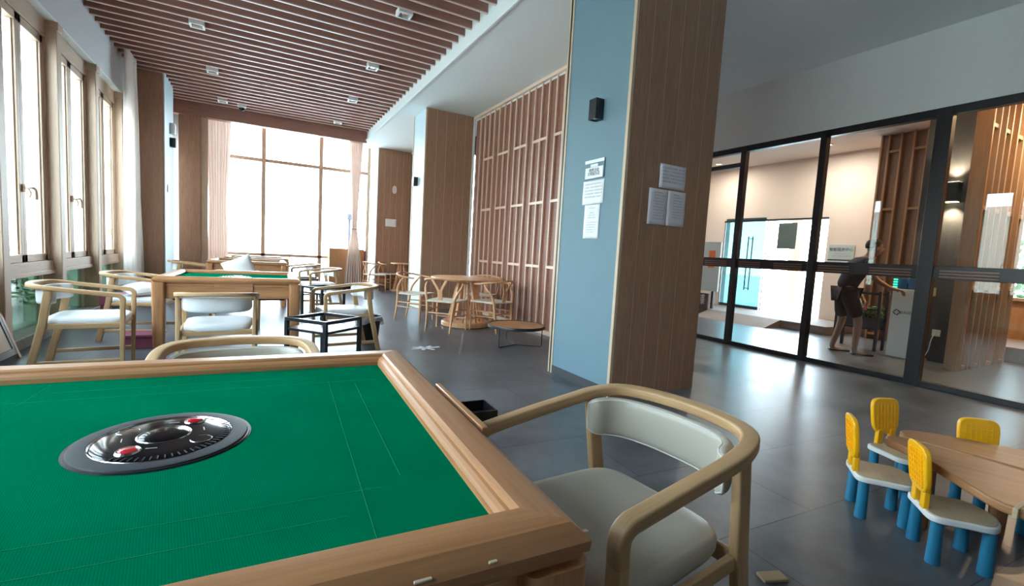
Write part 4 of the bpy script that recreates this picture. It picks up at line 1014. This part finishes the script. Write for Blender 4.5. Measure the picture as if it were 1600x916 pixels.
slant([bx(.008, .022, -.46, .32, .09, .74)]).build('panel', 'clad_edge', t)

# outside left: hedge and facade
struct('wall_outside_left', B(bx(-9.2, -9.0, -12, 20, -0.1, 3.6)), 'facade', smooth=0)
m = MB(); rnd = random.Random(5)
for k in range(2600):
    y = rnd.uniform(3.0, 12.0); x = -3.2 + rnd.gauss(0, .16); z = rnd.uniform(-.05, .85) ** 1.0
    a = rnd.uniform(0, 6.3); e = rnd.uniform(-.8, .8); R = Euler((e, rnd.uniform(-.8, .8), a)).to_matrix()
    b = len(m.v)
    for q in ((-.05, 0, 0), (0, -.018, .004), (.05, 0, 0), (0, .018, .004)): m.v.append(Vector((x, y, z)) + R @ Vector(q))
    m.face([b, b + 1, b + 2, b + 3], [(0, 0), (1, 0), (1, 1), (0, 1)])
tag(m.build('hedge_foliage', 'leaf', smooth=0), 'green hedge outside, seen through the low left panes', 'hedge', kind='stuff')
# outside far window: louvre fence and lamp posts
t = thing('louvre_canopy', 'row of thin pale louvre blades outside the top of the end window', 'louvre', (1.2, 15.5, 0))
m = MB()
for k in range(11): m.box((-.2 + .19 * k * 1.0, 0, 4.2), (.018, .05, 1.5))
m.build('blades', 'frame_wood', t)
B(bx(-.4, 2.1, -.03, .03, 4.93, 4.98)).build('top_rail', 'frame_wood', t)
for x in (-.38, 2.08): B(bx(x - .03, x + .03, -.03, .03, -.06, 4.95)).build('support_post', 'frame_wood', t)
for x, y, h_, l_ in ((3.6, 22.0, 2.35, 'thin street post outside, left one, in the middle pane'), (6.5, 26.0, 2.75, 'thin street post outside, right one, in the right pane')):
    t = thing('street_post', l_, 'post', (x, y, -.06))
    MB().tube([(0, 0, 0), (0, 0, h_)], .06, 10).build('pole', 'ring_grey', t); MB().lathe([(0, 0), (.13, .0), (.13, .25), (0, .3)], 12, (0, 0, h_)).build('lamp_head', 'ring_grey', t)

# ================================================================== FOYER CONTENT
t = thing('foyer_pier', 'dark charcoal pier behind the glass carrying the lit wall lamp', 'column', (8.65, 2.70, 0))
B(bx(-.5, .5, -.28, .32, 0, 3.6)).build('core', 'charcoal', t, smooth=0)
sc = sconce('glowing wall lamp on the charcoal pier behind the glass', (8.15, 2.66, 2.30), -PI/2, lit=True, s=1.5)
for z, rx in ((2.45, PI), (2.15, 0)):
    d_ = bpy.data.lights.new('sconce_lamp', 'SPOT'); d_.energy = 55; d_.spot_size = math.radians(105); d_.spot_blend = .8; d_.color = (1, .72, .42); d_.shadow_soft_size = .03
    lo = bpy.data.objects.new('sconce_lamp', d_); COL.objects.link(lo); lo.location = (8.07, 2.66, z); lo.rotation_euler = (rx, 0, 0)
# timber slat screen beside the pier
t = thing('slat_screen', 'warm timber slat screen right of the charcoal pier, behind the glass', 'screen', (7.75, 2.30, 0))
B(bx(0, 1.6, .06, .09, 0, 3.6)).build('back_panel', 'foyer_wood', t, smooth=0)
m = MB()
for x in (.0, .22, .42, .62, .85, 1.08, 1.30, 1.52): m.box((x + .02, 0, 1.8), (.035, .09, 3.6))
for i, (a, b_) in enumerate(((.0, .22), (.42, .62), (.85, 1.08), (1.30, 1.52))):
    for z in (0.03, 1.05, 2.05, 3.05): m.box(((a + b_) / 2 + .02, 0, z), (b_ - a, .07, .05))
m.build('slats', 'clad_edge', t, bevel=.003, seg=1)
B(bx(-.05, -.01, -.06, .10, 0, 3.6)).build('corner_board', 'foyer_wood', t)
# far timber lattice: a reflection in the glass, built as a solid column
t = thing('lattice_reflection', 'reflected tall timber lattice, built as a solid column beside the cream foyer wall', 'column', (9.6, 3.95, 0))
B(bx(.1, .5, -.42, .28, 0, 3.6)).build('core', 'clad', t, smooth=0)
m = MB()
for y in (-.38, -.2, -.02, .16, .27): m.box((.06, y, 1.8), (.07, .03, 3.6))
for z in (.1, 1.1, 2.3, 3.3): m.box((.06, -.29, z), (.05, .15, .04)); m.box((.06, .07, z), (.05, .15, .04))
m.build('slats', 'foyer_wood', t, bevel=.003, seg=1)
# timber wall at the right end of the foyer with a solid window standing in for a reflected one
m = MB()
for b_ in (bx(11.0, 11.1, 2.95, 4.42, 0, 3.62), bx(11.0, 11.1, -3.0, 2.45, 0, 3.62), bx(11.0, 11.1, 2.45, 2.95, 0, 0.85), bx(11.0, 11.1, 2.45, 2.95, 2.25, 3.62)): m.box(*b_)
yy = -2.8
while yy < 4.3:
    if not (2.42 < yy < 2.98): m.box((10.98, yy, 1.8), (.05, .04, 3.6))
    yy += .22
struct('wall_foyer_right', m, 'foyer_wood', smooth=0)
r = struct_empty('window_%d' % wi); wi += 1
B(bx(10.96, 11.1, 2.45, 2.49, .85, 2.25), bx(10.96, 11.1, 2.91, 2.95, .85, 2.25), bx(10.96, 11.1, 2.45, 2.95, .85, .9), bx(10.96, 11.1, 2.45, 2.95, 2.2, 2.25)).build('window_frame', 'clad_edge', r)
B(bx(11.04, 11.05, 2.49, 2.91, .9, 2.2)).build('window_pane', 'glass', r, smooth=0)
tag(wavy((10.85, 2.1), (10.85, 2.42), 0.25, 2.9, 6, .03, top=.9, waist=(.5, .6), bot=1.0).build('curtain', 'curtain_pink'), 'orange-beige curtain at the foyer window, far right behind the glass', 'curtain')
tag(B(bx(9.5, 10.9, 1.2, 2.9, 0, .22)).build('low_platform', 'stone', bevel=.01), 'low grey platform before the foyer timber wall', 'platform')
# bush outside that window, greenery of the same reflection
m = MB()
for k in range(900):
    x = 14 + rnd.gauss(0, .5); y = 3.0 + rnd.gauss(0, .9); z = abs(rnd.gauss(1.2, .6))
    R = Euler((rnd.uniform(-1, 1), rnd.uniform(-1, 1), rnd.uniform(0, 6))).to_matrix(); b = len(m.v)
    for q in ((-.12, 0, 0), (0, -.06, .01), (.12, 0, 0), (0, .06, .01)): m.v.append(Vector((x, y, z)) + R @ Vector(q))
    m.face([b, b + 1, b + 2, b + 3], [(0, 0), (1, 0), (1, 1), (0, 1)])
tag(m.build('reflected_bush', 'leaf', smooth=0), 'green bush of the reflected view, outside the narrow foyer window', 'bush')

# kiosk / access gate
t = thing('access_gate', 'white access gate cabinet with diamond logo and green lights', 'turnstile', (7.93, 2.96, 0))
B(bx(0, .16, -.16, .16, 0.0, .97)).build('cabinet', 'toy_white', t, bevel=.01)
B(bx(0.01, .15, -.15, -.01, .97, 1.12)).build('wing', 'blue_screen', t, bevel=.004)
B(bx(0.01, .15, .01, .15, .97, 1.12)).build('wing', 'blue_screen', t, bevel=.004)
for y in (-.135, .14):
    m = MB()
    for z in (.995, 1.03, 1.065, 1.10): m.box((-.003, y, z), (.01, .045, .016))
    m.build('arrow_light', 'led', t)
m = MB()
for k in range(4):
    R = Matrix.Rotation(k * PI / 2 + PI / 4, 3, 'X'); m.box(R @ Vector((0, .030, .008)) + Vector((-.003, .085, .64)), (.004, .012, .048), R)
m.build('diamond_logo', 'ink', t, smooth=0)
text_mesh('lettering', '自助服务', .045, 'ink', t, (-.003, -.04, .64), (PI/2, 0, -PI/2))
t = thing('cable_duct', 'beige L-shaped strip against the charcoal pier behind the glass', 'duct', (8.12, 2.79, 0))
B(bx(0, .02, -.03, .02, 0, 1.02), bx(0, .02, -.08, .02, .9, 1.02), bx(-.08, .02, -.07, .02, 0, .03)).build('strip', 'clad_edge', t)
t = thing('power_socket', 'white power socket with cable low on the charcoal pier', 'socket', (8.15, 2.655, .40))
B(bx(-.012, 0, -.045, .045, -.045, .045)).build('plate', 'toy_white', t, bevel=.003)
MB().tube(catmull([(-.015, .01, 0), (-.05, .03, -.1), (-.04, .05, -.25), (-.05, .1, -.385)], 5), .006, 6).build('cable', 'toy_white', t)
# plaque
t = thing('wall_plaque', 'pale metal plaque with lettering on the cream foyer wall', 'plaque', (10.49, 5.08, 1.52), -PI/2)
B(bx(-.24, .24, -.02, 0, -.10, .20)).build('plate', 'plaque', t, bevel=.003); B(bx(-.24, .24, -.022, 0, -.21, -.12)).build('lower_plate', 'blue_pale', t, bevel=.003)
B(bx(-.24, .24, -.024, 0, -.125, -.10)).build('dark_band', 'charcoal', t)
text_mesh('lettering', '智能服务中心', .075, 'ink', t, (0, -.022, .10), (PI/2, 0, 0))
script_lines([(.5, .25), (.8, .1)], .44, 12, .05, .018).build('small_writing', 'ink_soft', t, smooth=0, loc=(0, -.022, 0.02))
# sign stand + display case at left of the foyer
t = thing('sign_board', 'black sign board with white characters at the foot of the display', 'sign', (8.95, 7.40, .15), -PI/2)
B(bx(-.55, .45, -.02, .02, 0, .36)).build('board', 'charcoal', t, bevel=.003)
text_mesh('lettering', '您的需求\n我的追求', .135, 'ink_white', t, (.10, -.022, .21), (PI/2, 0, 0), space=.8)
script_lines([(.8, .1), (.6, .1), (.7, .1)], .28, 14, .06, .022).build('small_writing', 'ink_white', t, smooth=0, loc=(-.38, -.022, .27))
t = thing('display_board', 'tall pale notice display in the foyer beside the entrance', 'display', (9.3, 7.55, .15), -PI/2)
B(bx(-.65, .55, -.02, .02, .40, 1.55)).build('panel', 'blue_pale', t, bevel=.004)
B(bx(-.5, -.44, -.02, .02, 0, .40), bx(.40, .46, -.02, .02, 0, .40)).build('foot', 'black_metal', t)
B(bx(-.35, .1, -.026, -.02, 1.08, 1.30), bx(.25, .42, -.026, -.02, .95, 1.35)).build('picture', 'orange', t)
# planter behind the person
t = thing('planter_stand', 'black metal planter stand with green leaves behind the person', 'planter', (8.25, 3.62, 0))
m = MB()
for y in (-.28, .28):
    for x in (-.12, .12): m.box((x, y, .45), (.035, .035, .9))
for z in (.33, .62, .86):
    for x in (-.12, .12): m.box((x, 0, z), (.03, .56, .03))
m.build('frame', 'black_metal', t); B(bx(-.11, .11, -.26, .26, .34, .50)).build('trough', 'charcoal', t)
m = MB()
for k in range(420):
    x, y, z = rnd.uniform(-.12, .12), rnd.uniform(-.27, .27), rnd.uniform(.48, .68); R = Euler((rnd.uniform(-1, 1), rnd.uniform(-1, 1), rnd.uniform(0, 6))).to_matrix(); b = len(m.v)
    for q in ((-.04, 0, 0), (0, -.018, .003), (.04, 0, 0), (0, .018, .003)): m.v.append(Vector((x, y, z)) + R @ Vector(q))
    m.face([b, b + 1, b + 2, b + 3], [(0, 0), (1, 0), (1, 1), (0, 1)])
m.build('leaves', 'leaf', t, smooth=0)

# invented downlight fittings for the added fill lamps in the foyer ceiling
fl = thing('added_foyer_downlight', 'added round downlight in the foyer ceiling', 'ceiling light', (FOY[0][0], FOY[0][1], 3.6), 0, 'added round foyer downlights')
MB().lathe([(.065, -.002), (.09, -.002), (.095, -.012), (.075, -.02), (.062, -.006)], 24).build('ring', 'toy_white', fl)
MB().lathe([(0, -.006), (.062, -.006)], 24).build('diffuser', 'sconce_glow', fl)
ALLKIDS.clear(); index_tree(fl)
fl['label'] = 'added round foyer downlight nearest the bright entrance'
for (x, y, p), w_ in zip(FOY[1:], ('above the display board side, by the partition', 'in front of the wall plaque', 'above the access ramp end', 'right of the slat screen, by the partition', 'right of the slat screen, middle', 'above the low platform', 'beside the reflected lattice column')):
    dup(fl, (x, y, 3.6), 0, 'added round foyer downlight ' + w_)

# ================================================================== PERSON
def skin_body(name, verts, edges, radii, mat, parent=None, root=0, sub=2):
    me = bpy.data.meshes.new(name); me.from_pydata(verts, edges, []); me.materials.append(M[mat])
    o = bpy.data.objects.new(name, me); COL.objects.link(o)
    if parent: o.parent = parent
    md = o.modifiers.new('skin', 'SKIN'); md.use_smooth_shade = True
    if not me.skin_vertices:
        bpy.context.view_layer.objects.active = o
        me.attributes  # skin layer is created with the modifier below
    sv = me.skin_vertices
    if len(sv) == 0:
        with bpy.context.temp_override(object=o, active_object=o, selected_objects=[o]): bpy.ops.mesh.customdata_skin_add()
        sv = me.skin_vertices
    for i, r_ in enumerate(radii):
        sv[0].data[i].radius = r_ if isinstance(r_, (tuple, list)) else (r_, r_)
        sv[0].data[i].use_root = (i == root)
    s2 = o.modifiers.new('sub', 'SUBSURF'); s2.levels = sub; s2.render_levels = sub
    return o
pr = thing('person', 'reflected person in dark shirt and shorts, built solid, stooping at the gate, holding a red card', 'person', (7.46, 3.44, 0), math.radians(-42))  # mirror image in the glass, modelled as a solid figure behind it
# local: +x = facing, y left
V = [(-.06, 0, .90), (-.04, 0, 1.02), (.03, 0, 1.16), (.11, 0, 1.30), (.165, 0, 1.385), (.20, 0, 1.43), (.235, 0, 1.50), (.245, 0, 1.56),      # 0-7 pelvis..head
     (-.05, .09, .86), (-.01, .12, .47), (-.10, .13, .08), (-.09, .135, .035), (.06, .15, .02),                                   # 8-12 left leg
     (-.05, -.09, .86), (.10, -.11, .48), (.08, -.12, .08), (.09, -.12, .035), (.24, -.14, .02),                                  # 13-17 right leg
     (.09, .17, 1.31), (.07, .22, 1.06), (.20, .19, .86), (.25, .185, .80),                                                    # 18-21 left arm
     (.10, -.17, 1.31), (.20, -.21, 1.08), (.40, -.17, .98), (.47, -.16, .965)]                                                # 22-25 right arm
Ed = [(0, 1), (1, 2), (2, 3), (3, 4), (4, 5), (5, 6), (6, 7), (0, 8), (8, 9), (9, 10), (10, 11), (11, 12), (0, 13), (13, 14), (14, 15), (15, 16), (16, 17), (3, 18), (18, 19), (19, 20), (20, 21), (3, 22), (22, 23), (23, 24), (24, 25)]
Ra = [(.13, .10), (.125, .10), (.14, .105), (.13, .10), .055, .052, (.075, .088), (.055, .065), .085, .055, .036, .042, .03, .085, .055, .036, .042, .03, .052, .040, .028, .026, .052, .040, .028, .026]
nb = len(V)
def hand(base, wrist_dir, sgn, curl):
    """palm + five fingers rooted in the palm"""
    global V, Ed, Ra
    P0 = Vector(V[base]); d = Vector(wrist_dir).normalized(); side = Vector((0, 0, 1)).cross(d).normalized() * sgn; dn = d.cross(side)
    if dn.z > 0: dn = -dn
    palm = len(V); V.append(tuple(P0 + d * .045)); Ra.append((.034, .016)); Ed.append((base, palm))
    for k, (off, ln) in enumerate(((-.027, .062), (-.009, .072), (.009, .068), (.027, .054))):
        a = P0 + d * .085 + side * off; b = a + d * ln * .5 + dn * curl * .3 * ln; c = b + d * ln * .35 + dn * curl * .6 * ln
        i = len(V); V += [tuple(a), tuple(b), tuple(c)]; Ra += [.0095, .0085, .007]; Ed += [(palm, i), (i, i + 1), (i + 1, i + 2)]
    a = P0 + d * .035 - side * .036; b = a + d * .03 - side * .02 + dn * .01; c = b + d * .026 + dn * .012
    i = len(V); V += [tuple(a), tuple(b), tuple(c)]; Ra += [.012, .010, .008]; Ed += [(palm, i), (i, i + 1), (i + 1, i + 2)]
hand(21, (.3, 0, -.9), 1, .7); hand(25, (.95, .1, -.2), -1, 1.0)
body = skin_body('body', V, Ed, Ra, 'skin', pr, 0)
# shirt, shorts over the body
skin_body('shirt', [V[0], V[1], V[2], V[3], (.145, 0, 1.355), V[18], (.078, .20, 1.17), V[22], (.16, -.195, 1.17)], [(0, 1), (1, 2), (2, 3), (3, 4), (3, 5), (5, 6), (3, 7), (7, 8)],
          [(.158, .130), (.155, .135), (.172, .145), (.165, .135), .085, .075, .066, .075, .066], 'shirt', pr, 0)
skin_body('shorts', [V[0], V[8], (-.035, .105, .62), (-.015, .118, .50), V[13], (.04, -.102, .62), (.08, -.108, .52)], [(0, 1), (1, 2), (2, 3), (0, 4), (4, 5), (5, 6)],
          [(.145, .118), .115, .10, .09, .115, .10, .09], 'shorts', pr, 0)
def blob(name, mat, c, r, parent, cut=None, seg=24, rings=16):
    m = MB()
    def fn(u, v):
        a = 2 * PI * u; b_ = PI * v; x, y, z = math.sin(b_) * math.cos(a), math.sin(b_) * math.sin(a), math.cos(b_)
        if cut: x, y, z = cut(x, y, z)
        return (c[0] + x * r[0], c[1] + y * r[1], c[2] + z * r[2])
    m.grid(fn, seg, rings); return m.build(name, mat, parent, smooth=80)
blob('head', 'skin', (.245, 0, 1.525), (.098, .077, .122), pr, cut=lambda x, y, z: (x * (1 - .12 * max(0, -z)), y * (1 - .25 * max(0, -z)), z))
blob('nose', 'skin', (.343, 0, 1.505), (.02, .013, .022), pr)
for s in (-1, 1):
    blob('ear', 'skin', (.235, s * .077, 1.515), (.02, .01, .032), pr); blob('eye', 'black_gloss', (.330, s * .032, 1.535), (.010, .013, .008), pr)
blob('mouth', 'red', (.332, 0, 1.465), (.010, .024, .006), pr)
blob('hair', 'hair', (.228, 0, 1.555), (.105, .084, .108), pr, cut=lambda x, y, z: (x, y, max(z, -.35 if x < .3 else .25)))
for s, X, Y in ((1, -.04, .14), (-1, .14, -.13)):
    B(bx(X - .09, X + .17, Y - .048, Y + .048, 0.0, .028)).build('sandal', 'black_plastic', pr, bevel=.012)
ch = thing('red_card', 'red card held in the person\'s hand behind the glass', 'card', (7.46, 3.44, 0), math.radians(-42))
B(bx(.30, .304, .14, .24, .62, .75)).build('card_sheet', 'red', ch)
ch.children[0].location = (0, 0, 0)
